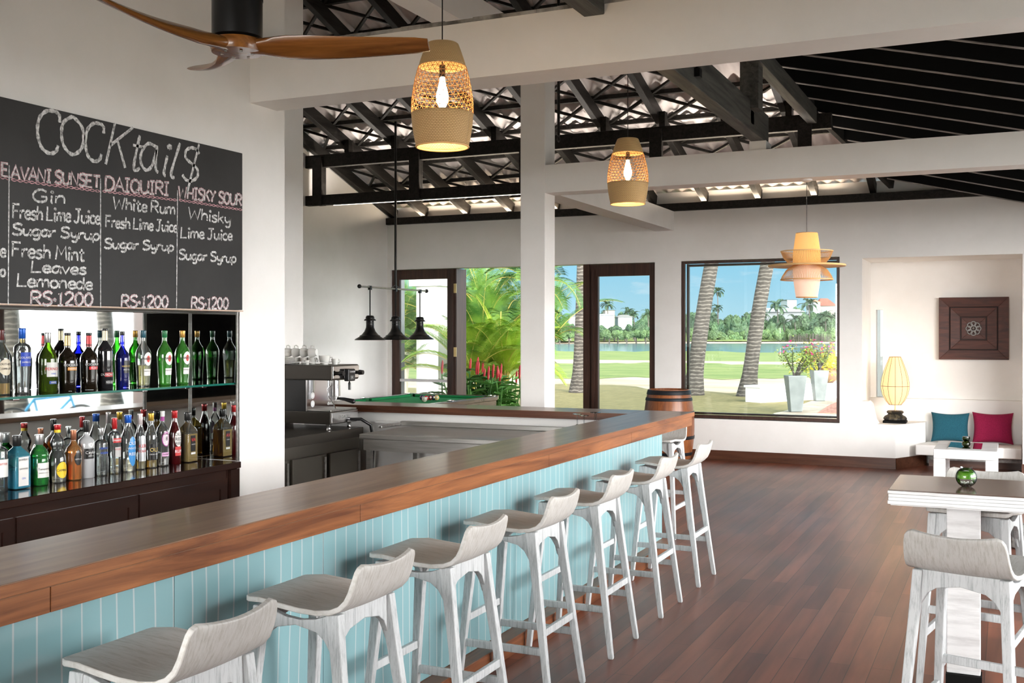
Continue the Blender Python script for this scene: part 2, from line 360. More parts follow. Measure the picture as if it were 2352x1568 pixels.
def struct(name, mb, m, parent=None, **kw):
    o = mb.build(name, m, parent, **kw)
    if parent is None: o['kind'] = 'structure'
    return o
def copy_tree(o, parent=None):
    c = o.copy(); COL.objects.link(c)
    if parent is not None: c.parent = parent
    for ch in list(o.children): copy_tree(ch, c)
    return c
ORD = ['first', 'second', 'third', 'fourth', 'fifth', 'sixth', 'seventh', 'eighth', 'ninth', 'tenth', 'eleventh', 'twelfth', 'thirteenth', 'fourteenth', 'fifteenth', 'sixteenth', 'seventeenth', 'eighteenth', 'nineteenth', 'twentieth']
def text_flat(s, size):
    """outline lettering as flat faces, (verts, faces) in x right / y up"""
    cu = bpy.data.curves.new('lettering', 'FONT'); cu.body = s; cu.size = size; cu.resolution_u = 2; cu.align_x = 'CENTER'; cu.align_y = 'CENTER'
    ob = bpy.data.objects.new('lettering', cu); COL.objects.link(ob)
    dg = bpy.context.evaluated_depsgraph_get(); ev = ob.evaluated_get(dg); me = ev.to_mesh()
    vs = [tuple(v.co) for v in me.vertices]; fs = [tuple(p.vertices) for p in me.polygons]
    ev.to_mesh_clear(); bpy.data.objects.remove(ob); bpy.data.curves.remove(cu)
    return vs, fs
# ================================================================== THE BUILDING
FW = 14.24
def RZ(Y): return 3.545 + 0.327 * (14.115 - Y)          # underside of the rafters
def XH(Y): return -1.86 - 0.333 * (12.55 - Y)           # hip line
def ZHIP(X, Y): return RZ(Y) - 0.245 * (X - XH(Y))
fl = MB().box(-8.9, 2.5, -2.7, FW + 0.22, -0.12, 0.0); fl.box(-1.70, 0.2, FW + 0.22, 15.3, -0.12, 0.0)
struct('floor', fl, M_floor)
# bar-back wall with the bottle recess
wl = MB()
wl.box(-6.2, -4.40, 5.44, 5.904, 0, 7.0); wl.box(-6.2, -4.40, -2.7, 5.44, 1.835, 7.0)
wl.box(-6.2, -4.80, 1.2, 5.44, 0, 1.835); wl.box(-6.2, -4.40, -2.7, 1.2, 0, 1.835)
struct('wall_bar', wl, M_plaster)
struct('wall_rear', MB().box(-8.9, -5.9, 5.905, 8.195, 0, 7.0), M_plaster)
struct('wall_left', MB().prism([(8.196, 0), (14.46, 0), (14.46, 3.5), (14.2, RZ(14.2) + 0.06), (8.196, RZ(8.196) + 0.1)], -8.9, -8.68, 'X'), M_plaster)
# far wall
wf = MB(); Y0, Y1 = FW, FW + 0.22
wf.box(-8.9, -8.625, Y0, Y1, 0, 3.36); wf.box(-8.625, -4.406, Y0, Y1, 2.675, 3.36); wf.box(-4.406, -4.037, Y0, Y1, 0, 3.36)
wf.box(-4.037, -1.955, Y0, Y1, 0, 0.55); wf.box(-4.037, -1.955, Y0, Y1, 2.68, 3.36)
wf.prism([(-1.955, 0), (-1.28, 0), (-1.28, 0.55), (-1.49, 0.555), (-1.52, 0.60), (-1.565, 0.80), (-1.60, 0.84), (-1.68, 0.84), (-1.68, 2.65), (-1.68, 3.36), (-1.955, 3.36)], Y0, Y1, 'Y')
wf.box(-8.68, 2.3, FW + 0.16, FW + 0.22, 3.36, 3.64); wf.box(-1.68, 0.16, Y0, Y1, 2.65, 3.36); wf.box(0.16, 2.5, Y0, Y1, 0, 3.36)
struct('wall_far', wf, M_plaster)
# alcove behind the far wall
al = MB()
al.box(-1.90, -1.68, Y1, 15.4, 0, 2.87); al.box(0.16, 0.38, Y1, 15.4, 0, 2.87); al.box(-1.68, 0.16, Y1, 15.4, 2.65, 2.87)
sx0 = onY(2012, 800, 15.2).x; sx1 = onY(2028, 800, 15.2).x; sz1 = onY(2020, 711, 15.2).z
al.box(-1.68, sx0, 15.2, 15.4, 0.84, 2.65); al.box(sx1, 0.16, 15.2, 15.4, 0.84, 2.65); al.box(sx0, sx1, 15.2, 15.4, sz1, 2.65)
al.box(-1.68, 0.16, 15.05, 15.4, 0, 0.84)
al.prism([(-1.68, Y1), (-1.17, Y1), (-0.97, 14.86), (-0.97, 15.05), (-1.68, 15.05)], 0, 0.55, 'Z')
al.prism([(-1.28, Y0 + 0.001), (-1.17, Y1), (-1.3, Y1)], 0, 0.55, 'Z')
struct('wall_alcove', al, M_plaster)
struct('baseboard_far', MB().box(-4.037, -1.275, FW - 0.018, FW, 0, 0.135).box(-4.42, -4.037, FW - 0.018, FW, 0, 0.135).bar((-1.275, FW - 0.01, 0.0675), (-0.965, 14.86, 0.0675), 0.02, 0.135).box(0.15, 2.3, FW - 0.018, FW, 0, 0.135), M_base)
# right wall with the long run of windows that lights the room
wr = MB(); yw = [3.16, 4.9, 7.2, 9.85, 12.45]
wr.box(2.3, 2.5, -2.7, FW, 0, 0.45); wr.box(2.3, 2.5, -2.7, FW, 3.1, 7.2)
wr.box(2.3, 2.5, -2.7, 3.1, 0.45, 3.1); wr.box(2.3, 2.5, 12.45, FW, 0.45, 3.1)
struct('wall_right', wr, M_plaster)
wd = MB()
for y in yw: wd.box(2.24, 2.46, y - 0.06, y + 0.06, 0.52, 3.1)
wd.box(2.24, 2.46, 3.1, 12.45, 3.02, 3.1); wd.box(2.05, 2.5, 3.1, 12.45, 0.45, 0.52)
struct('window_3', wd, M_darkwood)
struct('unseen_dark_panel', MB().box(2.27, 2.30, 12.51, FW, 0, 3.3).box(2.27, 2.30, -2.7, 1.84, 0, 3.4).box(1.2, 2.27, -2.7, -2.67, 0, 3.4), M_black_timber)  # unseen dark panels, added so the bar mirrors reflect darkness
struct('wall_back', MB().box(-6.2, 2.5, -2.9, -2.7, 3.1, 7.0).box(-0.4, 2.5, -2.9, -2.7, 0, 3.1), M_plaster)
# concrete frame
b1 = struct('beam', MB().box(-4.40, 2.3, 5.541, 5.82, 3.172, 3.497), M_plaster)
mb = MB(); r_ = random.Random(3); xx = -4.40
while xx < 2.2:
    q = r_.uniform(0.10, 0.22); mb.box(xx, xx + q, 5.532 + r_.uniform(0, 0.006), 5.80, 3.497, 3.514 + r_.uniform(0, 0.008)); xx += q
mb.build('mortar_bed', M_stone, b1)
struct('beam', MB().box(-4.135, 2.3, 9.744, 10.0, 3.08, 3.355), M_plaster)
struct('beam', MB().box(-4.403, -4.135, 5.82, 9.744, 4.31, 4.59), M_plaster)
struct('beam', MB().box(-4.403, -4.135, 10.0, FW, 3.10, 3.36), M_plaster)
struct('pillar', MB().box(-4.403, -4.135, 9.744, 10.0, 0, 4.59), M_plaster, bevel=0.008)
# roof sheets
def corrug(x0, x1, ys, zf, pitch=0.177, amp=0.026, n=6):
    m = MB(); nx = int((x1 - x0) / pitch * n); rows = []
    for y, dz in ys:
        rows.append([(x0 + (x1 - x0) * i / nx, y, zf(y) + dz + amp * math.cos(2 * PI * i / n)) for i in range(nx + 1)])
    o = 0
    for a in range(0, len(rows), 2):
        o = len(m.v); m.v += rows[a] + rows[a + 1]; k = nx + 1
        for i in range(nx): m.f.append((o + i, o + i + 1, o + k + i + 1, o + k + i))
    return m
ys = []; yy = 14.85
while yy > 4.0:
    y2 = max(yy - 1.74, 4.0); ys += [(yy, 0.215), (y2 - 0.12, 0.245)]; yy = y2
corr = corrug(-8.95, 0.2, ys, RZ)
struct('ceiling', corr, M_sheet, smooth=60, fix=False)
hs = MB()
n = 24
for i in range(n + 1):
    y = 4.0 + (14.9 - 4.0) * i / n; hs.v += [(XH(y) + 0.05, y, ZHIP(XH(y) + 0.05, y) + 0.20), (2.7, y, ZHIP(2.7, y) + 0.20)]
for i in range(n): hs.f.append((2 * i, 2 * i + 1, 2 * i + 3, 2 * i + 2))
struct('ceiling', hs, M_black, fix=False)
struct('ceiling', MB().prism([(-2.9, 5.6), (4.05, 7.1), (4.05, 7.2), (-2.9, 5.7)], -6.2, 2.7, 'X'), M_black)
# wall plate along the eave
tag(MB().box(-8.68, 2.3, FW - 0.05, FW + 0.15, 3.362, 3.465).build('wall_plate', M_black_timber, bevel=0.006), 'long black timber plate lying on top of the far white wall', 'timber')
# rafters with their cross braces
rx = [-8.62] + [-8.08 + 0.725 * k for k in range(10)]
raft = []
bat_y = [14.2 - 0.58 * j for j in range(15)]
for i, x in enumerate(rx):
    ytop = 4.2 if x < -4.4 else max(4.2, 12.55 - (-1.86 - x) / 0.333 + 0.05)
    ytop = max(ytop, 5.0)
    t_ = thing('roof_rafter', 'sloping black roof rafter, %s from the left gable wall' % ORD[i], 'rafter', (x, 14.2, RZ(14.2)), 'roof rafters')
    m = MB(); a, bq = 14.38, ytop
    m.bar((x, a, RZ(a) + 0.075), (x, bq, RZ(bq) + 0.075), 0.075, 0.15)
    m.build('timber', M_black_timber, t_, bevel=0.004)
    raft.append((x, ytop, t_))
brmesh = {}
for i in range(len(raft) - 1):
    x, yt, t_ = raft[i]; x2 = raft[i + 1][0]; yt2 = raft[i + 1][1]
    for j in range(len(bat_y) - 1):
        ya, yb = bat_y[j], bat_y[j + 1]
        if yb < max(yt, yt2) or yb < 6.6: continue
        for k in (0, 1):
            key = (round(x2 - x, 3), k)
            if key not in brmesh:
                dx = x2 - x; dz = RZ(yb) - RZ(ya)
                p = (0, 0, 0.165) if k == 0 else (dx, 0, 0.165); q = (dx, yb - ya, dz + 0.165) if k == 0 else (0, yb - ya, dz + 0.165)
                o = MB().bar(p, q, 0.032, 0.03).build('brace', M_black_timber, t_, world=False); brmesh[key] = o.data
            else:
                o = bpy.data.objects.new('brace', brmesh[key]); COL.objects.link(o); o.parent = t_
            o.location = (0, ya - 14.2, RZ(ya) - RZ(14.2))
for j, y in enumerate(bat_y):
    if y < 6.3: continue
    tag(MB().box(-8.68, XH(y), y - 0.028, y + 0.028, RZ(y) + 0.155, RZ(y) + 0.205).build('roof_batten', M_black_timber), 'thin black batten across the rafters, %s up from the far eave' % ORD[j], 'batten', 'roof battens')
# hip
hp = MB().bar((-1.31, 14.17, RZ(14.17) + 0.07), (XH(5.9), 5.9, RZ(5.9) + 0.07), 0.06, 0.2)
tag(hp.build('hip_rafter', M_black_timber, bevel=0.004), 'black hip timber where the pale roof slope meets the dark one', 'rafter')
hy = [12.55 - 0.335 * k for k in range(-4, 12)]
for i, y in enumerate(hy):
    xa = XH(y) + 0.02; xb = 2.25
    m = MB().bar((xa, y, ZHIP(xa, y) + 0.10), (xb, y, ZHIP(xb, y) + 0.10), 0.05, 0.20)
    o = tag(m.build('hip_jack_rafter', M_black, bevel=0.003), 'black rafter of the dark right-hand roof slope, %s from the far eave' % ORD[i], 'rafter', 'rafters of the dark roof slope')
    MB().bar((xa + 0.05, y - 0.014, ZHIP(xa + 0.05, y) - 0.006), (xb, y - 0.014, ZHIP(xb, y) - 0.006), 0.018, 0.011).bar((xa + 0.05, y + 0.014, ZHIP(xa + 0.05, y) - 0.006), (xb, y + 0.014, ZHIP(xb, y) - 0.006), 0.018, 0.011).build('lit_edge_strip', M_litedge, o)  # pale strips paint in the window light caught by the rafter undersides
# truss across the room below the rafters
YT = 12.15
tr = thing('roof_truss', 'black timber truss of two long beams joined by posts under the far roof', 'truss', (-5.3, YT, 3.43))
MB().box(-8.68, -1.92, YT - 0.045, YT + 0.045, 3.43, 3.565).build('lower_beam', M_black_timber, tr, bevel=0.005)
MB().box(-8.68, -1.75, YT - 0.045, YT + 0.045, 3.94, 4.11).build('upper_beam', M_black_timber, tr, bevel=0.005)
for x in (-8.47, -6.965, -5.40, -3.73, -2.03):
    MB().box(x - 0.075, x + 0.075, YT - 0.075, YT - 0.046, 3.42, 4.08).box(x - 0.05, x + 0.05, YT + 0.046, YT + 0.075, 3.43, 4.08).box(x - 0.05, x + 0.05, YT - 0.044, YT + 0.044, 3.565, 3.94).build('post', M_black_timber, tr, bevel=0.004)
for x in [-8.08 + 0.725 * k for k in range(9)]:
    MB().box(x + 0.04, x + 0.11, YT - 0.06, YT + 0.05, 4.11, 4.28).build('cleat', M_black_timber, tr)
# ties running away from the viewer
t1 = thing('roof_tie', 'thick weathered black tie beam resting on the white concrete beams', 'beam', (-2.06, 7.0, 3.50))
MB().box(-2.12, -2.0, 4.6, 9.98, 3.44, 3.70).build('timber', M_tie, t1, bevel=0.006)
MB().box(-2.13, -1.98, 9.76, 9.99, 3.355, 3.438).build('bearing_pad', M_plaster, t1)
MB().box(-2.13, -1.98, 5.56, 5.80, 3.515, 3.519).build('bearing_pad', M_plaster, t1)
t2 = tag(MB().box(-2.0, -1.90, 6.4, 12.10, 4.0, 4.17).build('roof_tie', M_tie, bevel=0.006), 'upper weathered black tie beam, behind the thick one under the dark slope', 'beam')
tag(MB().box(-2.09, -1.93, 9.20, 9.38, 3.62, 4.36).box(-2.06, -2.0, 9.22, 9.36, 3.5, 3.62).build('king_post', M_tie, bevel=0.004), 'short black upright post joining the two weathered tie beams', 'post')
tag(MB().cyl((-1.985, 7.42, 3.52), (-1.985, 7.42, 4.35), 0.012).box(-2.0, -1.96, 7.39, 7.45, 3.50, 3.56).build('hanger_strap', M_blackmetal), 'thin black iron strap hanging beside the thick tie beam', 'strap')
hx = onY(1283, 250, 9.68).x
tag(MB().cyl((hx, 9.68, 3.62), (hx, 9.68, 5.05), 0.014).torus((hx, 9.68, 3.59), 0.03, 0.006, 'X', 16, 6).build('hanging_rod', M_blackmetal), 'thin black rod with a ring hanging beside the top of the white pillar', 'rod')
# strip lights hidden on the truss, plus an uplight added for the roof
for x0, x1, lab in ((-8.3, -4.55, 'left of the pillar'), (-4.0, -1.95, 'right of the pillar')):
    tag(MB().cyl((x0, YT + 0.075, 3.437), (x1, YT + 0.075, 3.437), 0.008, seg=6).build('strip_light', M_led), 'long glowing strip light under the truss beam ' + lab, 'light')
    l = bpy.data.lights.new('roof_fill', 'AREA'); l.shape = 'RECTANGLE'; l.size = x1 - x0; l.size_y = 0.04; l.energy = 48 * (x1 - x0) / 3.7; l.color = (1, 0.90, 0.80)  # added fill uplight, brightens the roof sheets beyond the tube's own glow
    o = bpy.data.objects.new('roof_fill', l); COL.objects.link(o); o.location = ((x0 + x1) / 2, YT + 0.14, 3.50); o.rotation_euler = (PI + 0.25, 0, 0)
    l = bpy.data.lights.new('eave_glow', 'AREA'); l.shape = 'RECTANGLE'; l.size = x1 - x0; l.size_y = 0.05; l.energy = 42 * (x1 - x0) / 3.7; l.color = (1, 0.80, 0.58)
    o = bpy.data.objects.new('eave_glow', l); COL.objects.link(o); o.location = ((x0 + x1) / 2, FW + 0.02, 3.475); o.rotation_euler = (PI + 0.55, 0, 0)
# ------------------------------------------------------------------ far wall openings
def framed(name, x0, x1, z0, z1, l, r, t_, b_, d0, d1, m=M_darkwood, mid=None):
    f = MB(); f.box(x0, x0 + l, d0, d1, z0, z1); f.box(x1 - r, x1, d0, d1, z0, z1); f.box(x0 + l, x1 - r, d0, d1, z1 - t_, z1)
    if b_: f.box(x0 + l, x1 - r, d0, d1, z0, z0 + b_)
    o = struct(name, f, m, bevel=0.004)
    g = MB().box(x0 + l, x1 - r, (d0 + d1) / 2 - 0.004, (d0 + d1) / 2 + 0.004, z0 + b_, z1 - t_)
    g.build('glass', M_glass, o)
    return o
d1 = framed('door_1', -8.62, -7.55, 0.0, 2.67, 0.13, 0.11, 0.15, 0.12, FW + 0.04, FW + 0.10)
MB().box(-8.49, -7.66, FW + 0.05, FW + 0.09, 0.96, 1.0).build('glazing_bar', M_tablewhite, d1)
dl = struct('door_2', MB().box(-7.545, -7.51, FW - 0.03, FW + 0.30, 0.0, 2.665).box(-7.505, -7.47, FW - 0.02, FW + 0.30, 0.0, 2.665), M_darkwood)
for z in (0.35, 1.35, 2.3): MB().box(-7.51, -7.468, FW - 0.034, FW - 0.022, z, z + 0.14).build('hinge', M_brass, dl)
d3 = framed('door_3', -5.45, -4.41, 0.0, 2.67, 0.20, 0.085, 0.17, 0.12, FW + 0.04, FW + 0.11)
MB().box(-5.45, -5.36, FW - 0.02, FW + 0.039, 0, 2.67).box(-5.335, -5.30, FW + 0.0, FW + 0.039, 0, 2.6).build('folded_leaf', M_darkwood, d3)
w1 = framed('window_1', -4.032, -1.958, 0.555, 2.675, 0.045, 0.03, 0.035, 0.045, FW + 0.01, FW + 0.06)
MB().box(-3.975, -3.945, FW + 0.065, FW + 0.12, 0.6, 2.64).box(-2.0, -1.99, FW + 0.065, FW + 0.12, 0.6, 2.64).box(-3.945, -2.0, FW + 0.065, FW + 0.12, 2.605, 2.635).box(-3.945, -2.0, FW + 0.065, FW + 0.12, 0.605, 0.63).build('window_frame', M_darkwood, w1)
struct('wall_garden', MB().box(-2.1, 0.6, 16.6, 16.8, -0.1, 3.1), M_white)
struct('window_2', MB().box(sx0, sx1, 15.33, 15.335, 0.84, sz1), M_glass)
# ================================================================== THE BAR
bar = thing('bar_counter', 'long L-shaped bar counter with brown timber top and aqua glass front', 'bar counter', (-2.5, 4.5, 0))
MB().box(-2.742, -2.322, 0.3, 8.58, 1.022, 1.06).build('countertop', M_bar_top, bar, bevel=0.004)
MB().box(-5.895, -2.743, 8.15, 8.58, 1.022, 1.06).build('return_top', M_bar_topx, bar, bevel=0.004)
eg = MB(); eg.box(-2.36, -2.3315, 0.3, 2.10, 0.951, 1.0215); eg.box(-2.36, -2.3315, 2.102, 3.62, 0.951, 1.0215); eg.box(-2.36, -2.3315, 3.622, 5.55, 0.951, 1.0215); eg.box(-2.36, -2.3315, 5.552, 7.0, 0.951, 1.0215); eg.box(-2.36, -2.3315, 7.002, 8.55, 0.951, 1.0215)
eg.box(-2.325, -2.3185, 0.3, 8.58, 1.025, 1.0575); eg.box(-2.36, -2.34, 8.50, 8.55, 0.951, 1.0215)
eg.build('front_edge', M_bar_front, bar, bevel=0.002)
MB().box(-5.89, -2.743, 8.146, 8.1495, 1.0225, 1.058).box(-5.89, -2.75, 8.155, 8.19, 1.0, 1.0215).build('return_edge', M_bar_inner, bar)
MB().box(-2.70, -2.475, 0.3, 8.16, 0, 1.0215).box(-5.89, -2.56, 8.197, 8.40, 0, 0.999).build('carcass', M_white, bar)
cuts = [0.3, 1.05, 1.88, 2.72, 3.56, 4.42, 5.28, 6.14, 7.0, 7.6, 8.16]
for a, b_ in zip(cuts[:-1], cuts[1:]):
    MB().box(-2.474, -2.466, a + 0.0015, b_ - 0.0015, 0.09, 1.02).build('glass_panel', M_blue, bar)
MB().box(-2.473, -2.375, 0.3, 8.14, 0, 0.088).build('kick_board', M_kick, bar, bevel=0.003)
# steel work table behind the bar
st = thing('steel_worktable', 'stainless steel work table with sink upstand behind the bar', 'work table', (-3.7, 7.65, 0))
MB().box(-4.68, -2.9, 7.25, 8.12, 0.862, 0.90).build('worktop', M_steel, st, bevel=0.004)
MB().box(-4.66, -2.9, 7.28, 7.30, 0.77, 0.861).build('apron', M_steel, st)
ux = onY(920, 967, 8.11).x; uz = onY(920, 967, 8.11).z
MB().box(ux, -2.9, 8.10, 8.14, 0.901, uz).box(ux, ux + 0.03, 7.75, 8.10, 0.901, uz - 0.01).box(ux + 0.03, -2.9, 8.07, 8.10, 0.901, 0.94).build('upstand', M_steel, st, bevel=0.003)
for (x, y) in ((-4.62, 7.31), (-4.62, 8.05), (-2.95, 7.31), (-2.95, 8.05)):
    MB().box(x - 0.02, x + 0.02, y - 0.02, y + 0.02, 0, 0.861).build('leg', M_steel, st)
MB().box(-3.95, -2.9, 7.33, 7.35, 0.12, 0.768).box(-4.0, -3.96, 7.31, 7.36, 0.1, 0.768).build('side_panel', M_dsteel, st)
# pipe ledge on the counter wall
tag(MB().box(-5.1, ux - 0.01, 8.16, 8.188, 0.905, 0.925).build('wall_ledge', M_white), 'narrow white ledge on the inside of the bar return wall', 'ledge')
# upturned stemware on the work table
def stem_glass(i, x, y, z0, lab):
    t_ = tag(MB().lathe([(0.03, z0 + 0.001), (0.048, z0 + 0.002), (0.044, z0 + 0.05), (0.02, z0 + 0.085), (0.0045, z0 + 0.095), (0.004, z0 + 0.165), (0.010, z0 + 0.168), (0.036, z0 + 0.171), (0.036, z0 + 0.174), (0.002, z0 + 0.175)], 20, (x, y, 0)).build('stem_glass', thinclear, smooth=50), lab, 'glass', 'upturned stem glasses')
thinclear = thin_glass('clear_glassware', (0.93, 0.95, 0.95), 0.35, 0.0)
for i, (px, py, q) in enumerate(((1326, 962, 'nearest the sink upstand'), (1371, 957, 'with its foot highest, middle of the row'), (1390, 954, 'beside the bar top corner'), (1352, 966, 'half hidden behind the bar top edge'))):
    p = onZ(px, py, 1.035); p.x = min(p.x, -2.93); p.y = min(p.y, 8.0)
    stem_glass(i, p.x, p.y, 0.901 if False else 0.9005, 'upturned clear stem glass ' + q)
# cabinet under the espresso machine
cb = thing('steel_cabinet', 'dark steel two-door bar cabinet under the espresso machine', 'cabinet', (-5.45, 7.1, 0))
MB().box(-5.88, -5.15, 6.05, 7.98, 0.05, 0.80).build('body', M_dsteel, cb)
MB().box(-5.885, -5.12, 6.02, 8.0, 0.80, 0.88).build('cabinet_top', M_espdark, cb, bevel=0.004)
for a, b_ in ((6.12, 6.93), (6.98, 7.44), (7.5, 7.95)):
    d_ = MB().box(-5.148, -5.125, a, b_, 0.10, 0.70).build('door', M_dsteel, cb, bevel=0.004)
    MB().box(-5.124, -5.112, b_ - 0.035, b_ - 0.012, 0.12, 0.68).build('handle', M_steel, d_)
MB().box(-5.885, -5.865, 6.0, 8.0, 0.881, 0.98).build('upstand', M_dsteel, cb)
tag(MB().tube([(-5.2, 7.86, 0.955), (-5.10, 7.93, 0.955), (-5.04, 7.99, 0.90), (-5.03, 8.02, 0.75), (-5.05, 8.03, 0.55), (-5.06, 8.03, 0.3)], 0.014, 8).build('water_hose', M_blackplastic, smooth=60), 'black hose curving down from the espresso machine past the cabinet', 'hose')
# ------------------------------------------------------------------ espresso machine
em = thing('espresso_machine', 'one-group espresso machine in dark steel and chrome with cups on top', 'coffee machine', (-5.45, 7.8, 0.88))
ex0, ex1, ey0, ey1 = -5.78, -5.18, 7.58, 7.99
MB().box(ex0, ex1, ey0, ey1, 0.93, 1.035).build('base', M_espdark, em, bevel=0.006)
MB().box(ex1 + 0.001, ex1 + 0.008, ey0 + 0.01, ey1, 0.935, 1.03).build('front_plate', M_chrome, em, bevel=0.003)
MB().box(ex1 - 0.24, ex1 + 0.0, ey0 + 0.006, ey1 - 0.006, 1.036, 1.052).build('drip_tray', M_steel, em, bevel=0.004)
MB().box(ex0, ex1 - 0.25, ey0 + 0.0, ey1, 1.036, 1.30).build('body', M_blackplastic, em)
MB().box(ex1 - 0.249, ex1 - 0.235, ey0, ey1, 1.036, 1.30).build('splash_plate', M_chrome, em)
MB().box(ex0, ex1 + 0.02, ey0 - 0.012, ey1, 1.301, 1.43).build('head', M_espdark, em, bevel=0.012)
MB().box(ex1 + 0.021, ex1 + 0.028, ey0, ey1 - 0.01, 1.315, 1.42).build('head_plate', M_chrome, em, bevel=0.003)
for z in (1.19,): MB().lathe([(0.055, 1.16), (0.055, 1.299), (0.045, 1.3)], 24, (ex1 - 0.10, ey0 + 0.2, 0)).build('group_head', M_chrome, em, smooth=40)
MB().lathe([(0.042, 1.125), (0.042, 1.158), (0.030, 1.159)], 24, (ex1 - 0.10, ey0 + 0.2, 0)).build('filter_holder', M_chrome, em, smooth=40)
MB().tube([(ex1 - 0.06, ey0 + 0.2, 1.14), (ex1 + 0.0, ey0 + 0.205, 1.135), (ex1 + 0.08, ey0 + 0.215, 1.118)], [0.010, 0.014, 0.021], 10).sphere((ex1 + 0.085, ey0 + 0.216, 1.117), 0.021).build('handle', M_blackplastic, em, smooth=60)
MB().tube([(ex1 - 0.02, ey0 + 0.05, 1.30), (ex1 - 0.02, ey0 + 0.05, 1.26), (ex1 - 0.06, ey0 + 0.05, 1.23), (ex1 - 0.05, ey0 + 0.05, 1.16), (ex1 + 0.0, ey0 + 0.06, 1.09), (ex1 + 0.008, ey0 + 0.062, 1.062)], [0.006, 0.006, 0.006, 0.0055, 0.0055, 0.008], 8).build('steam_wand', M_chrome, em, smooth=60)
dp = MB().box(ex1 + 0.029, ex1 + 0.075, ey0 + 0.16, ey0 + 0.27, 1.29, 1.395).build('display', M_blackplastic, em, bevel=0.008)
MB().box(ex1 + 0.0755, ex1 + 0.077, ey0 + 0.19, ey0 + 0.24, 1.305, 1.338).build('button', mat('dark_grey_button', (0.10, 0.10, 0.10), 0.4), dp)
for y, nm in ((ey0 + 0.06, 'steam_knob'), (ey0 + 0.36, 'steam_knob')):
    MB().tube([(ex1 + 0.028, y, 1.36), (ex1 + 0.05, y, 1.36), (ex1 + 0.055, y, 1.36), (ex1 + 0.095, y, 1.36)], [0.016, 0.016, 0.023, 0.02], 12).build(nm, M_blackplastic, em, smooth=50)
MB().tube([(ex1 + 0.05, ey0 + 0.215, 1.29), (ex1 + 0.05, ey0 + 0.215, 1.27), (ex1 + 0.05, ey0 + 0.215, 1.215)], [0.004, 0.012, 0.012], 10).build('spout', M_blackplastic, em, smooth=50)
for (x, y) in ((ex0 + 0.06, ey0 + 0.05), (ex1 - 0.05, ey0 + 0.05), (ex1 - 0.05, ey1 - 0.05)):
    MB().lathe([(0.022, 0.881), (0.015, 0.9), (0.024, 0.93)], 12, (x, y, 0)).build('foot', M_chrome, em, smooth=50)
MB().box(ex0 + 0.05, ex1 - 0.01, ey0 + 0.0, ey0 + 0.008, 1.45, 1.456).build('cup_rail', M_chrome, em)
M_letwhite = mat('white_lettering', (0.75, 0.75, 0.75), 0.5); M_letgrey = mat('engraved_lettering', (0.20, 0.20, 0.20), 0.5)
M_letred = mat('red_lettering', (0.55, 0.02, 0.02), 0.5); M_letblack = mat('black_lettering', (0.02, 0.02, 0.02), 0.5); M_letblue = mat('blue_lettering', (0.01, 0.08, 0.5), 0.5)
def label_on_X(s, size, X, Yc, zc, m, parent, name='lettering', sxm=1.0):
    """lettering on a plane facing +X (text runs towards +Y)"""
    vs, fs = text_flat(s, size)
    q = MB(); q.v = [(X, Yc + a * sxm, zc + b_) for a, b_, c in vs]; q.f = fs
    return q.build(name, m, parent, fix=False)
label_on_X('CASADIO', 0.042, ex1 + 0.0086, ey0 + 0.2, 0.985, M_letgrey, em)
label_on_X('CASADIO', 0.020, ex1 + 0.0757, ey0 + 0.225, 1.37, M_letwhite, dp)
label_on_X('4', 0.022, ex1 + 0.0776, ey0 + 0.215, 1.322, M_letwhite, dp)
label_on_X('dieci', 0.045, ex1 - 0.2345, ey0 + 0.34, 1.085, M_letwhite, em)
def ring_on_X(X, Yc, zc, r0, r1, m, parent, name):
    q = MB(); k = 24
    for i in range(k):
        a = 2 * PI * i / k; q.v += [(X, Yc + r0 * math.cos(a), zc + r0 * math.sin(a)), (X, Yc + r1 * math.cos(a), zc + r1 * math.sin(a))]
    for i in range(k): j = (i + 1) % k; q.f.append((2 * i, 2 * i + 1, 2 * j + 1, 2 * j))
    return q.build(name, m, parent, fix=False)
for z in (1.165, 1.095):
    ring_on_X(ex1 - 0.2342, ey0 + 0.08, z, 0.020, 0.028, M_letwhite, em, 'gauge')
    ring_on_X(ex1 - 0.2340, ey0 + 0.08, z, 0.001, 0.018, M_letwhite, em, 'gauge')
# grinder or payment unit left of the machine
gd = thing('coffee_grinder', 'grey coffee grinder with curved silver control panel by the white pier', 'coffee grinder', (-5.42, 6.95, 0.88))
MB().box(-5.62, -5.30, 6.72, 7.02, 0.882, 0.935).build('base', M_dsteel, gd, bevel=0.005)
MB().box(-5.60, -5.38, 6.74, 7.0, 0.935, 1.22).build('body', mat('grey_enamel', (0.16, 0.17, 0.18), 0.4), gd, bevel=0.01)
pnl = MB().prism([(-5.378, 0.99), (-5.35, 0.985), (-5.315, 1.03), (-5.335, 1.19), (-5.378, 1.20)], 6.78, 6.985, 'Y').build('control_panel', mat('silver_panel', (0.55, 0.57, 0.60), 0.25, 0.7), gd, bevel=0.006)
MB().box(-5.338, -5.322, 6.83, 6.93, 1.11, 1.17).build('screen', M_blackplastic, pnl); MB().sphere((-5.318, 6.88, 1.075), 0.012).build('knob', M_chrome, pnl, smooth=60)
MB().box(-5.299, -5.20, 6.76, 6.98, 0.90, 0.915).build('tray', M_dsteel, gd)
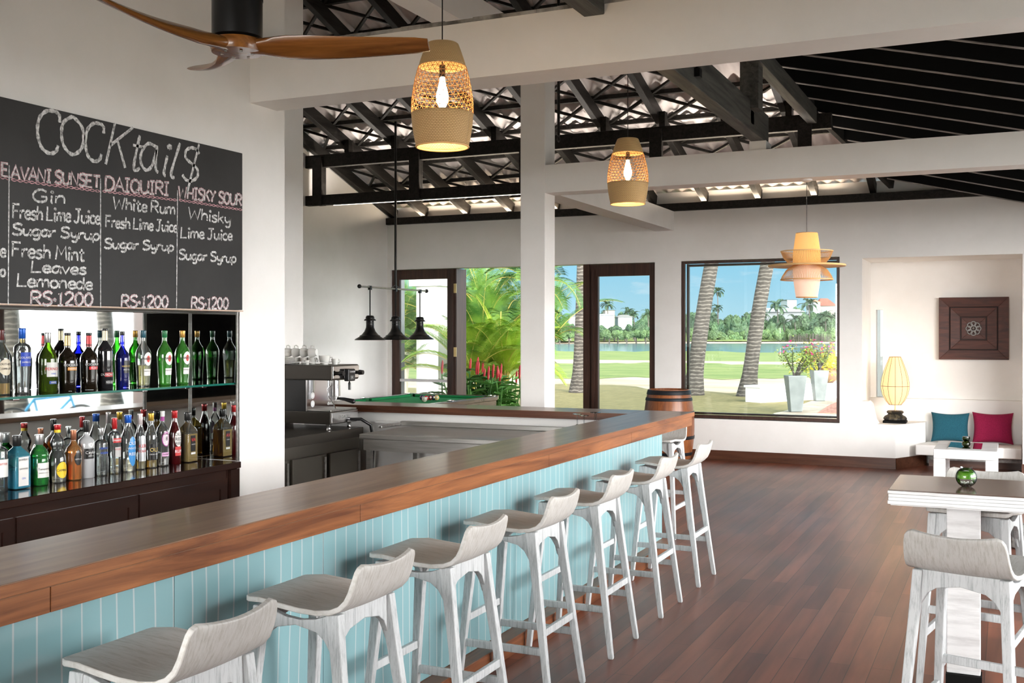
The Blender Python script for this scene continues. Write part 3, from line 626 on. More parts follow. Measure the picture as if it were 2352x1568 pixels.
# cups and saucers on the machine
def cup_mb():
    return MB().lathe([(0.001, 0.0), (0.026, 0.0), (0.028, 0.006), (0.036, 0.03), (0.040, 0.062), (0.037, 0.062), (0.033, 0.03), (0.024, 0.01), (0.001, 0.009)], 20, caps=False)
def place_cup(x, y, z, lab, lie=None, rz=0.0, s=1.0):
    t_ = thing('coffee_cup', lab, 'cup', (x, y, z), 'cups on the espresso machine', rz)
    m = cup_mb(); h = MB().tube([(0.033, 0, 0.05), (0.055, 0, 0.05), (0.06, 0, 0.035), (0.05, 0, 0.018), (0.032, 0, 0.018)], 0.0045, 6)
    if lie is not None:
        R = Matrix.Translation((0, 0, 0.040)) @ Matrix.Rotation(lie, 4, 'Y') @ Matrix.Translation((0, 0, -0.03)); m.xform(R); h.xform(R)
    m.build('body', M_china, t_, smooth=50, world=False); h.build('handle', M_china, t_, smooth=60, world=False)
    t_.scale = (s, s, s)
zt = 1.431
for i, x in enumerate((-5.70, -5.615, -5.53, -5.445)):
    place_cup(x, 7.70, zt, 'white cup standing under the lying cup, %s from the white pier' % ORD[i], None, 1.2, 0.95)
for i, x in enumerate((-5.69, -5.605, -5.52, -5.435)):
    place_cup(x, 7.70, zt + 0.060, 'white cup lying on its side in the top row, %s from the white pier' % ORD[i], -PI / 2 * 1.06, 0.15, 1.05)
place_cup(-5.335, 7.72, zt, 'wide white bowl-shaped cup near the front corner of the machine', None, 0.3, 1.25)
place_cup(-5.255, 7.76, zt, 'small white cup with a wire-thin handle at the front edge of the machine', None, 0.2, 0.8)
place_cup(-5.44, 7.61, zt, 'small white espresso cup with its handle towards the bar', None, 0.1, 0.62)
for i in range(5):
    tag(MB().lathe([(0.03, 0), (0.06, 0.004), (0.068, 0.010), (0.066, 0.012), (0.03, 0.006)], 24, (-5.655, 7.625, zt + 0.012 * i + 0.001)).build('saucer', M_china, smooth=50), 'white saucer, %s from the bottom of the stack by the pier' % ORD[i], 'saucer', 'stacked saucers')

# ================================================================== BACK BAR
bk = thing('back_counter', 'black brown back counter with cupboard doors under the bottles', 'counter', (-4.6, 3.4, 0))
MB().box(-4.79, -4.375, 1.22, 5.425, 0.855, 0.895).build('countertop', M_darkcounter, bk, bevel=0.004)
MB().box(-4.79, -4.405, 1.22, 5.42, 0.08, 0.854).build('body', M_darkcounter, bk)
for a, b_ in ((1.3, 2.1), (2.12, 2.92), (2.94, 3.74), (3.76, 4.56), (4.58, 5.32)):
    d_ = MB().box(-4.404, -4.398, a, a + 0.06, 0.1, 0.80).box(-4.404, -4.398, b_ - 0.06, b_, 0.1, 0.80).box(-4.404, -4.398, a + 0.06, b_ - 0.06, 0.74, 0.80).box(-4.404, -4.398, a + 0.06, b_ - 0.06, 0.1, 0.16).build('door', M_darkcounter, bk)
MB().box(-4.404, -4.385, 5.34, 5.42, 0.0, 0.85).build('end_post', M_darkcounter, bk)
MR = []
for i, (a, b_) in enumerate(((1.21, 3.1), (3.102, 5.03), (5.032, 5.436))):
    MR.append(tag(MB().box(-4.798, -4.79, a, b_, 0.896, 1.83).build('wall_mirror', M_mirror), ['wall mirror behind the bottles at the hidden left end', 'wide wall mirror behind the spirit bottles reflecting windows', 'narrow wall mirror strip behind the green bottles'][i], 'mirror'))
tag(MB().box(-4.786, -4.402, 5.430, 5.438, 0.897, 1.83).build('wall_mirror', M_mirror), 'side mirror on the end of the bottle recess, reflecting the bottles', 'mirror')
tag(MB().box(-4.789, -4.782, 5.422, 5.429, 0.897, 1.829).box(-4.412, -4.401, 5.418, 5.429, 0.897, 1.829).box(-4.789, -4.401, 5.419, 5.429, 1.8295, 1.834).build('mirror_trim', M_steel), 'thin silver trim round the side mirror', 'trim')
struct('trim_2', MB().box(-4.79, -4.372, 1.2, 5.44, 1.8352, 1.8425), mat('light_wood_lip', (0.55, 0.40, 0.30), 0.5))
gs = thing('glass_shelf', 'long green-edged glass shelf of bottles in front of the mirrors', 'shelf', (-4.6, 3.4, 1.376))
MB().box(-4.788, -4.434, 1.22, 5.428, 1.376, 1.388).build('glass_panel', M_shelfglass, gs)
MB().box(-4.434, -4.428, 1.22, 5.428, 1.3762, 1.3878).build('front_edge', M_shelfedge, gs)
for y in (2.2, 3.1, 4.05, 4.98, 5.35):
    MB().box(-4.788, -4.74, y - 0.02, y + 0.02, 1.345, 1.3755).build('bracket', M_chrome, gs, bevel=0.004)
# ================================================================== STOOLS
SXT, SXF = (0.125, -0.165), (0.235, -0.235)
def legp(sx, sy, z):
    t = (0.79 - z) / 0.79; i = 0 if sx > 0 else 1
    return Vector((SXT[i] + (SXF[i] - SXT[i]) * t, sy * (0.158 + (0.208 - 0.158) * t), z))
def build_stool():
    t_ = thing('bar_stool', '', 'stool')
    st = [(-0.228, 0.806, 0.150), (-0.222, 0.806, 0.172), (-0.205, 0.806, 0.182), (-0.15, 0.804, 0.192), (-0.07, 0.796, 0.199), (0.01, 0.788, 0.202), (0.08, 0.786, 0.202), (0.13, 0.792, 0.200), (0.165, 0.806, 0.197), (0.188, 0.829, 0.194), (0.203, 0.860, 0.191), (0.214, 0.895, 0.188), (0.222, 0.925, 0.182), (0.226, 0.940, 0.172), (0.228, 0.948, 0.150)]
    rings = []; n = 11
    for i, (x, z, hw) in enumerate(st):
        a = st[max(i - 1, 0)]; b_ = st[min(i + 1, len(st) - 1)]
        d = Vector((b_[0] - a[0], 0, b_[1] - a[1])).normalized(); nn = Vector((-d.z, 0, d.x))
        up = max(0.0, min(1.0, (z - 0.80) / 0.14)) if x > 0.1 else 0.0
        top = []; bot = []
        for j in range(n):
            s_ = -1 + 2 * j / (n - 1); e_ = s_ * s_
            p = Vector((x + 0.016 * up * (1 - e_), s_ * hw, z + 0.007 * e_ * (1 - up) + 0.014 * (e_ - 0.6) * up + (0.0 if x > -0.2 else -0.006 * e_)))
            top.append(p + nn * 0.009); bot.append(p - nn * 0.009)
        rings.append(top + bot[::-1])
    MB().loft(rings).build('seat', M_seat, t_, smooth=50, world=False, bevel=0.003)
    for sx in (1, -1):
        for sy in (1, -1):
            rings = []
            for z, wx, wy in ((0.0, 0.024, 0.024), (0.012, 0.028, 0.028), (0.33, 0.034, 0.032), (0.66, 0.044, 0.036), (0.787, 0.052, 0.038)):
                p = legp(sx, sy, z); rings.append([p + Vector((a * wx / 2, b_ * wy / 2, 0)) for a, b_ in ((-1, -1), (1, -1), (1, 1), (-1, 1))])
            MB().loft(rings).build('leg', M_whitewash, t_, world=False, bevel=0.004)
    def arch(h0, h1, top):
        lo = [(h1 + 0.012, 0.62), (h1 - 0.012, 0.665), (h1 - 0.032, 0.698), (h1 - 0.065, 0.722), ((h0 + h1) / 2, 0.738), (h0 + 0.065, 0.722), (h0 + 0.032, 0.698), (h0 + 0.012, 0.665), (h0 - 0.012, 0.62)]
        return top + lo
    sd = arch(-0.165, 0.125, [(-0.165, 0.788), (-0.12, 0.780), (-0.06, 0.762), (0.0, 0.757), (0.06, 0.765), (0.125, 0.788)])
    for sy in (1, -1): MB().prism(sd, sy * 0.162 - 0.012, sy * 0.162 + 0.012, 'Y').build('apron', M_whitewash, t_, world=False, bevel=0.003)
    bk_ = arch(-0.155, 0.155, [(-0.155, 0.788), (0.155, 0.788)])
    for x in (0.128, -0.168): MB().prism(bk_, x - 0.012, x + 0.012, 'X').build('apron', M_whitewash, t_, world=False, bevel=0.003)
    for z, pr in ((0.33, ((1, -1), (1, 1))), (0.36, ((-1, -1), (-1, 1))), (0.25, ((1, 1), (-1, 1))), (0.25, ((1, -1), (-1, -1)))):
        MB().bar(legp(*pr[0], z), legp(*pr[1], z), 0.020, 0.034).build('stretcher', M_whitewash, t_, world=False, bevel=0.003)
    return t_
stool = build_stool(); used = False
def put_stool(x, y, rz, label, group, sz=1.0):
    global used
    o = stool if not used else copy_tree(stool); used = True
    o.location = (x, y, 0); o.rotation_euler = (0, 0, rz); o.scale = (1, 1, sz); tag(o, label, 'stool', group)
    return o
pos = ['nearest the viewer at the bar front', 'second from the viewer along the bar front', 'third from the viewer along the bar front', 'fourth from the viewer, middle of the row at the bar front', 'third from the far end of the row at the bar front', 'second from the far end of the row at the bar front', 'farthest of the row along the bar front']
for y, q in zip((2.316, 3.096, 3.866, 4.69, 5.52, 6.41, 7.267), pos):
    put_stool(-2.115, y, 0, 'whitewashed wooden bar stool, ' + q, 'bar stools along the bar')
put_stool(-2.70, 8.83, PI / 2, 'whitewashed bar stool almost hidden beyond the end of the bar', 'bar stools along the bar')
put_stool(-0.128, 4.541, math.radians(-104.4), 'whitewashed bar stool seen from behind at the near side of the brown table', 'stools at the high table')
put_stool(-0.14, 5.66, math.radians(80), 'whitewashed bar stool on the far side of the brown table', 'stools at the high table', 1.07)
# ------------------------------------------------------------------ high table
ht = thing('high_table', 'tall whitewashed table with layered edge and glossy brown top', 'table', (0.25, 5.365, 0))
MB().box(-0.484, 1.0, 5.086, 5.644, 0.996, 1.0005).build('table_inlay', M_tablebrown, ht)
for z0, z1, k in ((0.982, 0.998, 0), (0.967, 0.981, 1), (0.952, 0.966, 1), (0.936, 0.951, 0)):
    MB().box(-0.49 + 0.003 * k, 1.0, 5.08 + 0.003 * k, 5.65 - 0.003 * k, z0, z1 - (0.0025 if k == 0 and z1 > 0.99 else 0)).build('edge_board', M_tablewhite, ht, bevel=0.002)
MB().box(-0.478, 0.99, 5.09, 5.64, 0.93, 0.985).build('core', M_tablewhite, ht)
for x in (-0.255, 0.72):
    l_ = MB().box(x, x + 0.143, 5.30, 5.36, 0.15, 0.93).build('leg', M_tablewhite, ht, bevel=0.004)
    MB().box(x - 0.003, x + 0.148, 5.28, 5.38, 0.0, 0.149).build('foot', M_black, l_)
bo = thing('glass_bowl', 'small round glass bowl of green leaves on the brown high table', 'bowl', (-0.173, 5.33, 1.0005))
def ballprof(r, z0, za, zb, k=10):
    return [(r * math.sin(math.acos(max(-1, min(1, (z - z0) / r)))), z) for z in [za + (zb - za) * i / k for i in range(k + 1)]]
MB().lathe([(0.001, 1.0012)] + ballprof(0.046, 1.043, 1.0015, 1.083, 14) + [(0.024, 1.086), (0.026, 1.089)], 28, (-0.173, 5.33, 0), caps=False).build('glass', thinclear, bo, smooth=60)
M_leaf = mat('fresh_green_leaf', (0.10, 0.34, 0.015), 0.35); noise_col(M_leaf, (0.05, 0.24, 0.006), (0.20, 0.50, 0.04), 30)
MB().lathe(ballprof(0.041, 1.043, 1.038, 1.066, 8), 28, (-0.173, 5.33, 0), caps=False).build('leaf', M_leaf, bo, smooth=60)
mb = MB(); r_ = random.Random(5)
for i in range(16): mb.sphere((-0.173 + r_.uniform(-0.024, 0.024), 5.33 + r_.uniform(-0.024, 0.024), 1.0115 + r_.uniform(0, 0.006)), 0.007, 8, 6)
mb.build('pebbles', mat('white_pebbles', (0.8, 0.78, 0.74), 0.3), bo, smooth=60)
# stone trough at the right edge
tag(MB().box(0.02, 0.7, 9.35, 9.75, 0, 0.10).box(0.06, 0.7, 9.40, 9.70, 0.10, 0.16).build('stone_block', M_stone, bevel=0.03), 'rough grey stone block on the floor beyond the high table', 'stone')
# ================================================================== LOUNGE ALCOVE
bn = thing('built_in_bench', 'low white built-in bench in the alcove', 'bench', (-0.5, 14.75, 0))
MB().prism([(-1.06, 14.45), (0.155, 14.45), (0.155, 15.045), (-0.962, 15.045), (-0.962, 14.88)], 0.165, 0.295, 'Z').build('seat', M_plaster, bn, bevel=0.012)
MB().box(-0.92, 0.155, 14.60, 15.045, 0.10, 0.164).build('ledger', M_stone, bn); MB().box(-0.92, 0.155, 14.75, 15.045, 0.0, 0.099).build('plinth', M_base, bn)
def cushion(name, px, py, w_, h_, m, label):
    p = onY(px, py, 14.90); t_ = tag(bpy.data.objects.new(name, None), label, 'cushion'); bpy.data.objects.remove(t_)
    n = 18; mb = MB(); rows = []
    def P(u, v, s_):
        pin = 1 - 0.13 * (1 - u * u) * (abs(v) ** 2.2); pin2 = 1 - 0.10 * (1 - v * v) * (abs(u) ** 2.2)
        th = 0.075 * (max(0, 1 - abs(u) ** 2.6) * max(0, 1 - abs(v) ** 2.6)) ** 0.55 + 0.006
        return Vector((u * w_ / 2 * pin2, s_ * th, v * h_ / 2 * pin))
    for s_ in (-1, 1):
        o = len(mb.v)
        for i in range(n + 1):
            for j in range(n + 1): mb.v.append(tuple(P(-1 + 2 * i / n, -1 + 2 * j / n, s_)))
        for i in range(n):
            for j in range(n):
                a = o + i * (n + 1) + j; mb.f.append((a, a + 1, a + n + 2, a + n + 1))
    k = (n + 1) ** 2
    edge = [(i, 0) for i in range(n)] + [(n, j) for j in range(n)] + [(n - i, n) for i in range(n)] + [(0, n - j) for j in range(n)]
    ids = [i * (n + 1) + j for i, j in edge]
    for a, b_ in zip(ids, ids[1:] + ids[:1]): mb.f.append((a, b_, b_ + k, a + k))
    mb.xform(Matrix.Translation((p.x, 14.93, 0.297 + h_ / 2)) @ Matrix.Rotation(-0.16, 4, 'X'))
    tag(mb.build(name, m, smooth=60), label, 'cushion')
cushion('cushion', 2182, 983, 0.46, 0.385, M_cush_teal, 'teal square cushion on the white bench')
cushion('cushion', 2280, 987, 0.48, 0.40, M_cush_red, 'raspberry red square cushion on the white bench')
ct = thing('coffee_table', 'low square whitewashed coffee table in front of the bench', 'table', (-0.42, 13.1, 0))
MB().box(-0.74, -0.10, 12.60, 13.60, 0.335, 0.435).build('top', M_tablewhite, ct, bevel=0.006)
for x in (-0.74, -0.22):
    for y in (12.60, 13.48): MB().box(x, x + 0.12, y, y + 0.12, 0, 0.334).build('leg', M_tablewhite, ct, bevel=0.005)
tag(MB().box(-0.60, -0.26, 12.72, 13.42, 0.4355, 0.443).build('mirror_tray', M_mirror, bevel=0.002), 'flat mirror tray on the white coffee table', 'tray')
M_vot = thin_glass('green_glass', (0.25, 0.30, 0.10), 0.2)
vt = thing('glass_votive', 'two stacked green glass votives on the coffee table', 'candle holder', (-0.42, 12.95, 0.4432))
MB().lathe([(0.025, 0.4435), (0.042, 0.455), (0.046, 0.475), (0.040, 0.495), (0.028, 0.503)], 20, (-0.42, 12.95, 0)).build('lower_glass', M_vot, vt, smooth=60)
MB().lathe([(0.025, 0.504), (0.038, 0.512), (0.042, 0.535), (0.038, 0.555), (0.030, 0.556)], 20, (-0.42, 12.95, 0)).build('upper_glass', M_vot, vt, smooth=60)
# carved panel
pc = onY(2236, 754, 15.16); pl_ = onY(2155, 754, 15.16); pr_ = onY(2316, 754, 15.16); hw = (pr_.x - pl_.x) / 2; hh = (onY(2236, 683, 15.16).z - onY(2236, 826, 15.16).z) / 2
wa = thing('carved_wall_panel', 'square dark wooden wall panel of nested mitred frames with metal rosette', 'wall art', (pc.x, 15.199, pc.z))
def mitre(o1, o2, y0, y1, nm, m):
    for k in range(4):
        cs = [(-1, -1), (1, -1), (1, 1), (-1, 1)]; a, b_ = cs[k], cs[(k + 1) % 4]
        A = (pc.x + a[0] * hw * o1, pc.z + a[1] * hh * o1); B = (pc.x + b_[0] * hw * o1, pc.z + b_[1] * hh * o1)
        C = (pc.x + b_[0] * hw * o2, pc.z + b_[1] * hh * o2); D = (pc.x + a[0] * hw * o2, pc.z + a[1] * hh * o2)
        q = MB(); q.v = [(A[0], y0, A[1]), (B[0], y0, B[1]), (C[0], y1, C[1]), (D[0], y1, D[1]), (A[0], 15.195, A[1]), (B[0], 15.195, B[1]), (C[0], 15.195, C[1]), (D[0], 15.195, D[1])]
        q.f = [(0, 1, 2, 3), (4, 7, 6, 5), (0, 4, 5, 1), (1, 5, 6, 2), (2, 6, 7, 3), (3, 7, 4, 0)]
        q.build(nm, m, wa, bevel=0.003)
mitre(1.0, 0.70, 15.13, 15.145, 'outer_frame', M_art); mitre(0.665, 0.385, 15.15, 15.165, 'inner_frame', M_art); mitre(0.345, 0.02, 15.165, 15.172, 'centre_panel', M_art)
MB().box(pc.x - hw * 0.98, pc.x + hw * 0.98, 15.178, 15.198, pc.z - hh * 0.98, pc.z + hh * 0.98).build('backboard', M_artdark, wa)
mb = MB()
for k in range(8):
    a = 2 * PI * k / 8; mb.torus((pc.x + 0.060 * math.cos(a), 15.160, pc.z + 0.060 * math.sin(a)), 0.030, 0.009, 'Y', 14, 6)
mb.torus((pc.x, 15.158, pc.z), 0.035, 0.010, 'Y', 16, 6); mb.sphere((pc.x, 15.158, pc.z), 0.018)
mb.build('rosette', M_pewter, wa, smooth=60)
# table lamp on the ledge
lx = onY(2056, 970, 14.62).x; ly = 14.62; lz = 0.551
lm_ = thing('table_lamp', 'glowing cream teardrop lamp on a dark carved base in the alcove', 'lamp', (lx, ly, lz))
MB().box(lx - 0.14, lx + 0.14, ly - 0.13, ly + 0.13, lz, lz + 0.03).build('plinth', M_black, lm_, bevel=0.003)
prof = [(0.105, 0.031), (0.135, 0.04), (0.138, 0.06), (0.12, 0.085), (0.095, 0.10), (0.085, 0.115), (0.10, 0.125), (0.105, 0.14), (0.09, 0.155), (0.03, 0.157)]
base = MB(); seg = 48; rings = []
for r, z in prof:
    rings.append([(lx + (r * (1 + (0.045 * math.cos(12 * 2 * PI * j / seg) if z < 0.1 else 0))) * math.cos(2 * PI * j / seg), ly + (r * (1 + (0.045 * math.cos(12 * 2 * PI * j / seg) if z < 0.1 else 0))) * math.sin(2 * PI * j / seg), lz + z) for j in range(seg)])
base.loft(rings).build('base', M_lampbase, lm_, smooth=40)
MB().cyl((lx, ly, lz + 0.156), (lx, ly, lz + 0.46), 0.008).build('stem', M_brass, lm_)
sp_ = [(0.075, 0.232), (0.115, 0.28), (0.155, 0.36), (0.172, 0.44), (0.172, 0.50), (0.160, 0.58), (0.135, 0.67), (0.105, 0.75), (0.078, 0.82), (0.068, 0.845)]
MB().lathe(sp_, 36, (lx, ly, lz), caps=False).build('lamp_shade', M_lampshade, lm_, smooth=60)
for k in range(12):
    a = 2 * PI * k / 12 + 0.1
    MB().tube([(lx + (r + 0.001) * math.cos(a), ly + (r + 0.001) * math.sin(a), lz + z) for r, z in sp_], 0.0022, 5).build('rib', M_lamprib, lm_)
for r, z in ((0.076, 0.232), (0.069, 0.845), (0.173, 0.47)): MB().torus((lx, ly, lz + z), r, 0.003, su=36, sv=5).build('hoop', M_lamprib, lm_)
MB().sphere((lx, ly, lz + 0.42), 0.026).build('bulb', M_bulb, lm_, smooth=60)
pl = bpy.data.lights.new('lamp_glow', 'POINT'); pl.energy = 3.5; pl.color = (1, 0.66, 0.36); pl.shadow_soft_size = 0.12
po = bpy.data.objects.new('lamp_glow', pl); COL.objects.link(po); po.location = (lx, ly - 0.02, lz + 0.97)
# ================================================================== BARREL
bx_, by_ = -4.07, 13.78
ba = thing('wine_barrel', 'upright brown wooden barrel with black hoops by the window', 'barrel', (bx_, by_, 0))
def br_(z): return 0.272 + 0.062 * (1 - ((z - 0.48) / 0.48) ** 2)
seg = 26; mb = MB(); rings = []
for i in range(17):
    z = 0.96 * i / 16; rings.append([(bx_ + br_(z) * math.cos(2 * PI * j / seg), by_ + br_(z) * math.sin(2 * PI * j / seg), z) for j in range(seg)])
mb.loft(rings, True, False)
mb.lathe([(br_(0.96), 0.96), (br_(0.96) - 0.022, 0.962), (br_(0.93) - 0.025, 0.925), (0.001, 0.925)], seg, (bx_, by_, 0), caps=False)
mb.build('staves', M_barrelwood, ba, smooth=20)
for z0, z1 in ((0.895, 0.952), (0.815, 0.855), (0.635, 0.68), (0.315, 0.36), (0.10, 0.145), (0.01, 0.055)):
    MB().lathe([(br_(z0) + 0.0045, z0), (br_(z0) + 0.007, z0 + 0.003), (br_((z0 + z1) / 2) + 0.007, (z0 + z1) / 2), (br_(z1) + 0.007, z1 - 0.003), (br_(z1) + 0.0045, z1)], 40, (bx_, by_, 0), caps=False).build('hoop', M_hoop, ba, smooth=40)
# ================================================================== PENDANTS
def uv_lathe(prof, seg, c):
    mb = MB(); mb.uv = []; L = [0]
    for a, b_ in zip(prof, prof[1:]): L.append(L[-1] + math.hypot(a[0] - b_[0], a[1] - b_[1]))
    for (r, z), l in zip(prof, L):
        for j in range(seg + 1):
            a = 2 * PI * j / seg; mb.v.append((c[0] + r * math.cos(a), c[1] + r * math.sin(a), c[2] + z)); mb.uv.append((j / seg, l * 3))
    k = seg + 1
    for i in range(len(prof) - 1):
        for j in range(seg): mb.f.append((i * k + j, i * k + j + 1, (i + 1) * k + j + 1, (i + 1) * k + j))
    return mb
def wicker_pendant(label, c, h, r, ztop):
    """c = bottom centre; barrel shaped shade h tall, r at its widest"""
    t_ = thing('wicker_pendant', label, 'pendant lamp', c, 'wicker pendants above the bar')
    def R(v):
        pts = [(0, 0.84), (0.08, 0.90), (0.2, 0.965), (0.32, 1.0), (0.45, 0.995), (0.6, 0.92), (0.72, 0.83), (0.85, 0.70), (0.95, 0.585), (1.0, 0.52)]
        for (a, b_), (c2, d_) in zip(pts, pts[1:]):
            if a <= v <= c2: return r * (b_ + (d_ - b_) * (v - a) / (c2 - a))
        return r * 0.52
    for a, b_, nm in ((0.0, 0.325, 'lower_band'), (0.78, 1.0, 'upper_band')):
        k = 10; prof = [(R(a + (b_ - a) * i / k), h * (a + (b_ - a) * i / k)) for i in range(k + 1)]
        if nm == 'upper_band': prof += [(R(1.0) * 0.93, h * 1.008), (R(1.0) * 0.90, h)]
        o = uv_lathe(prof, 48, (0, 0, 0)).build(nm, M_rattan, t_, smooth=60, world=False, fix=False)
        sd = o.modifiers.new('thickness', 'SOLIDIFY'); sd.thickness = 0.004
    MB().torus((0, 0, 0.002), R(0), 0.005, su=48, sv=6).build('rim', M_rattan if False else M_bamboo2, t_, world=False, smooth=60)
    v0, v1 = 0.32, 0.785; mb = MB(); nd = 30
    for k in range(nd):
        for s_ in (1, -1):
            pts = []
            for i in range(11):
                v = v0 + (v1 - v0) * i / 10; a = 2 * PI * (k / nd) + s_ * 1.15 * i / 10; pts.append((R(v) * math.cos(a), R(v) * math.sin(a), h * v))
            mb.tube(pts, 0.0011 * r / 0.148, 4, False)
    for i in range(1, 11):
        v = v0 + (v1 - v0) * i / 11; mb.torus((0, 0, h * v), R(v) - 0.001, 0.0013 * r / 0.148, su=36, sv=4)
    mb.build('open_weave', M_strand, t_, world=False)
    cz = ztop - c[2]
    MB().cyl((0, 0, h * 0.80), (0, 0, cz), 0.0032, seg=6).build('cord', M_blackplastic, t_, world=False)
    MB().bar((-R(1.0) * 0.92, 0, h * 0.985), (R(1.0) * 0.92, 0, h * 0.985), 0.006, 0.006).build('crossbar', M_blackplastic, t_, world=False)
    s_ = MB().cyl((0, 0, h * 0.80), (0, 0, h * 0.68), 0.015, seg=12).build('socket', M_blackplastic, t_, world=False, smooth=60)
    MB().lathe([(0.012, h * 0.68), (0.014, h * 0.64), (0.030 * r / 0.148, h * 0.50), (0.028 * r / 0.148, h * 0.44), (0.012, h * 0.375), (0.002, h * 0.35)], 16).build('bulb', M_bulb, t_, world=False, smooth=60)
    l = bpy.data.lights.new('pendant_glow', 'POINT'); l.energy = 9; l.color = (1, 0.72, 0.40); l.shadow_soft_size = 0.05
    o = bpy.data.objects.new('pendant_glow', l); COL.objects.link(o); o.parent = t_; o.location = (0.0, 0, h * 0.30)
    return t_
p = at(1016, 333, 5.08); wicker_pendant('large glowing wicker barrel pendant beside the fan blade', (p.x, p.y, p.z - 0.01), 0.485, 0.147, 6.0)
p = at(1442, 467, 7.9); wicker_pendant('smaller glowing wicker barrel pendant in front of the white cross beam', (p.x, p.y, p.z - 0.005), 0.475, 0.150, RZ(p.y) + 0.10)
# bamboo layered pendant
pcx = onY(1853, 600, 9.872); X3, Y3 = pcx.x, 9.872
def zz(py): return onY(1853, py, Y3).z
k3 = Y3 * CT + abs(X3) * ST; mpp = k3 / FPX
bpn = thing('bamboo_pendant', 'layered bamboo pendant with a flat disc brim hanging before the window', 'pendant lamp', (X3, Y3, zz(683)))
def slats(rz, n, r_s, nm, m):
    mb = MB()
    for k in range(n):
        a = 2 * PI * k / n; mb.tube([(X3 + r * math.cos(a), Y3 + r * math.sin(a), z) for r, z in rz], r_s, 4, False)
    return mb.build(nm, m, bpn)
up = [(23 * mpp, zz(536)), (29 * mpp, zz(580)), (30 * mpp, zz(606))]; lo = [(30 * mpp, zz(610)), (29 * mpp, zz(640)), (23 * mpp, zz(682))]
M_bamglow = mat('lit_bamboo', (0.85, 0.52, 0.20), 0.6, emis=(1, 0.55, 0.16), estr=0.42)
M_bampink = mat('lit_pale_bamboo', (0.80, 0.60, 0.48), 0.6, emis=(1, 0.66, 0.48), estr=0.30)
slats(up, 72, 0.0075, 'upper_shade', M_bamglow); slats(lo, 72, 0.0062, 'lower_shade', M_bampink)
for r, z, q in ((23 * mpp, zz(536), 0.006), (23 * mpp, zz(682), 0.006), (30 * mpp, zz(608), 0.006)): MB().torus((X3, Y3, z), r, q, su=36, sv=6).build('hoop', M_bamboo2, bpn, smooth=60)
slats([(58 * mpp, zz(577)), (52 * mpp, zz(592)), (40 * mpp, zz(606))], 90, 0.0022, 'upper_bowl', M_bamboo2); MB().torus((X3, Y3, zz(577)), 58 * mpp, 0.005, su=48, sv=6).build('bowl_rim', M_bamboo, bpn, smooth=60)
slats([(30 * mpp, zz(609)), (46 * mpp, zz(620)), (55 * mpp, zz(634)), (58 * mpp, zz(642))], 90, 0.0022, 'lower_dome', M_bamboo2); MB().torus((X3, Y3, zz(642)), 58 * mpp, 0.006, su=48, sv=6).build('dome_rim', M_bamboo2, bpn, smooth=60)
MB().lathe([(30 * mpp, zz(607) - 0.004), (86 * mpp, zz(610) - 0.008), (87 * mpp, zz(610)), (86 * mpp, zz(610) + 0.008), (30 * mpp, zz(606) + 0.006)], 56, (X3, Y3, 0), caps=False).build('disc_brim', M_bamboo, bpn, smooth=50)
MB().cyl((X3, Y3, zz(536)), (X3, Y3, 3.06), 0.003, seg=6).build('cord', M_blackplastic, bpn)
MB().bar((X3 - 23 * mpp, Y3, zz(537)), (X3 + 23 * mpp, Y3, zz(537)), 0.008, 0.008).build('crossbar', M_bamboo2, bpn)
MB().lathe([(0.05, 3.079), (0.05, 3.066), (0.02, 3.055), (0.002, 3.055)], 20, (X3, Y3, 0)).build('ceiling_rose', M_white, bpn, smooth=40)
MB().sphere((X3, Y3, zz(590)), 0.035).build('bulb', M_bulb, bpn, smooth=60)
# ================================================================== CEILING FAN
FX, FY, FZ = -2.75, 3.385, 2.80
fan = thing('ceiling_fan', 'three-bladed wooden ceiling fan with black motor housing', 'fan', (FX, FY, FZ))
MB().lathe([(0.085, 0.055), (0.098, 0.06), (0.098, 0.30), (0.09, 0.33), (0.03, 0.335)], 40, (FX, FY, FZ)).build('motor_housing', M_blackmetal, fan, smooth=40)
mb = MB()
for k in range(36):
    a = 2 * PI * k / 36; mb.bar((FX + 0.0985 * math.cos(a), FY + 0.0985 * math.sin(a), FZ + 0.205), (FX + 0.0985 * math.cos(a), FY + 0.0985 * math.sin(a), FZ + 0.235), 0.006, 0.002, (math.cos(a), math.sin(a), 0))
mb.build('vent_slots', mat('vent_black', (0.001, 0.001, 0.001), 0.9), fan)
MB().cyl((FX, FY, FZ + 0.33), (FX, FY, 5.65), 0.016).build('down_rod', M_blackmetal, fan)
MB().lathe([(0.03, 0.0), (0.098, 0.006), (0.105, 0.03), (0.098, 0.054), (0.03, 0.058)], 36, (FX, FY, FZ - 0.005)).build('hub', M_fanwood, fan, smooth=40)
for ang, dz in ((22.7, 0.0), (142.7, 0.085), (262.7, 0.045)):
    a = math.radians(ang); rings = []
    for i in range(15):
        u = i / 14; x = 0.055 + u * 0.70
        hw = 0.050 + 0.022 * math.sin(min(1, u * 2.2) * PI / 2) - 0.018 * u
        if u > 0.93: hw *= 0.86
        tw = -math.radians(34 * (1 - u) ** 0.8 * min(1, u * 5) + 15 * u); thk = 0.020 * (1 - u) ** 1.3 + 0.008
        sw = -0.02 * math.sin(u * PI) ; zc = 0.025 + dz * u ** 1.2 - 0.012 * math.sin(u * PI)
        ring = []
        for q in range(14):
            t2 = 2 * PI * q / 14; yy_ = hw * math.cos(t2); z2 = thk * math.sin(t2)
            ring.append((x, sw + yy_ * math.cos(tw) - z2 * math.sin(tw), zc + yy_ * math.sin(tw) + z2 * math.cos(tw)))
        rings.append(ring)
    o = MB().loft(rings).build('blade', M_fanwood, fan, smooth=50, world=False); o.rotation_euler = (0, 0, a)
mb = MB()
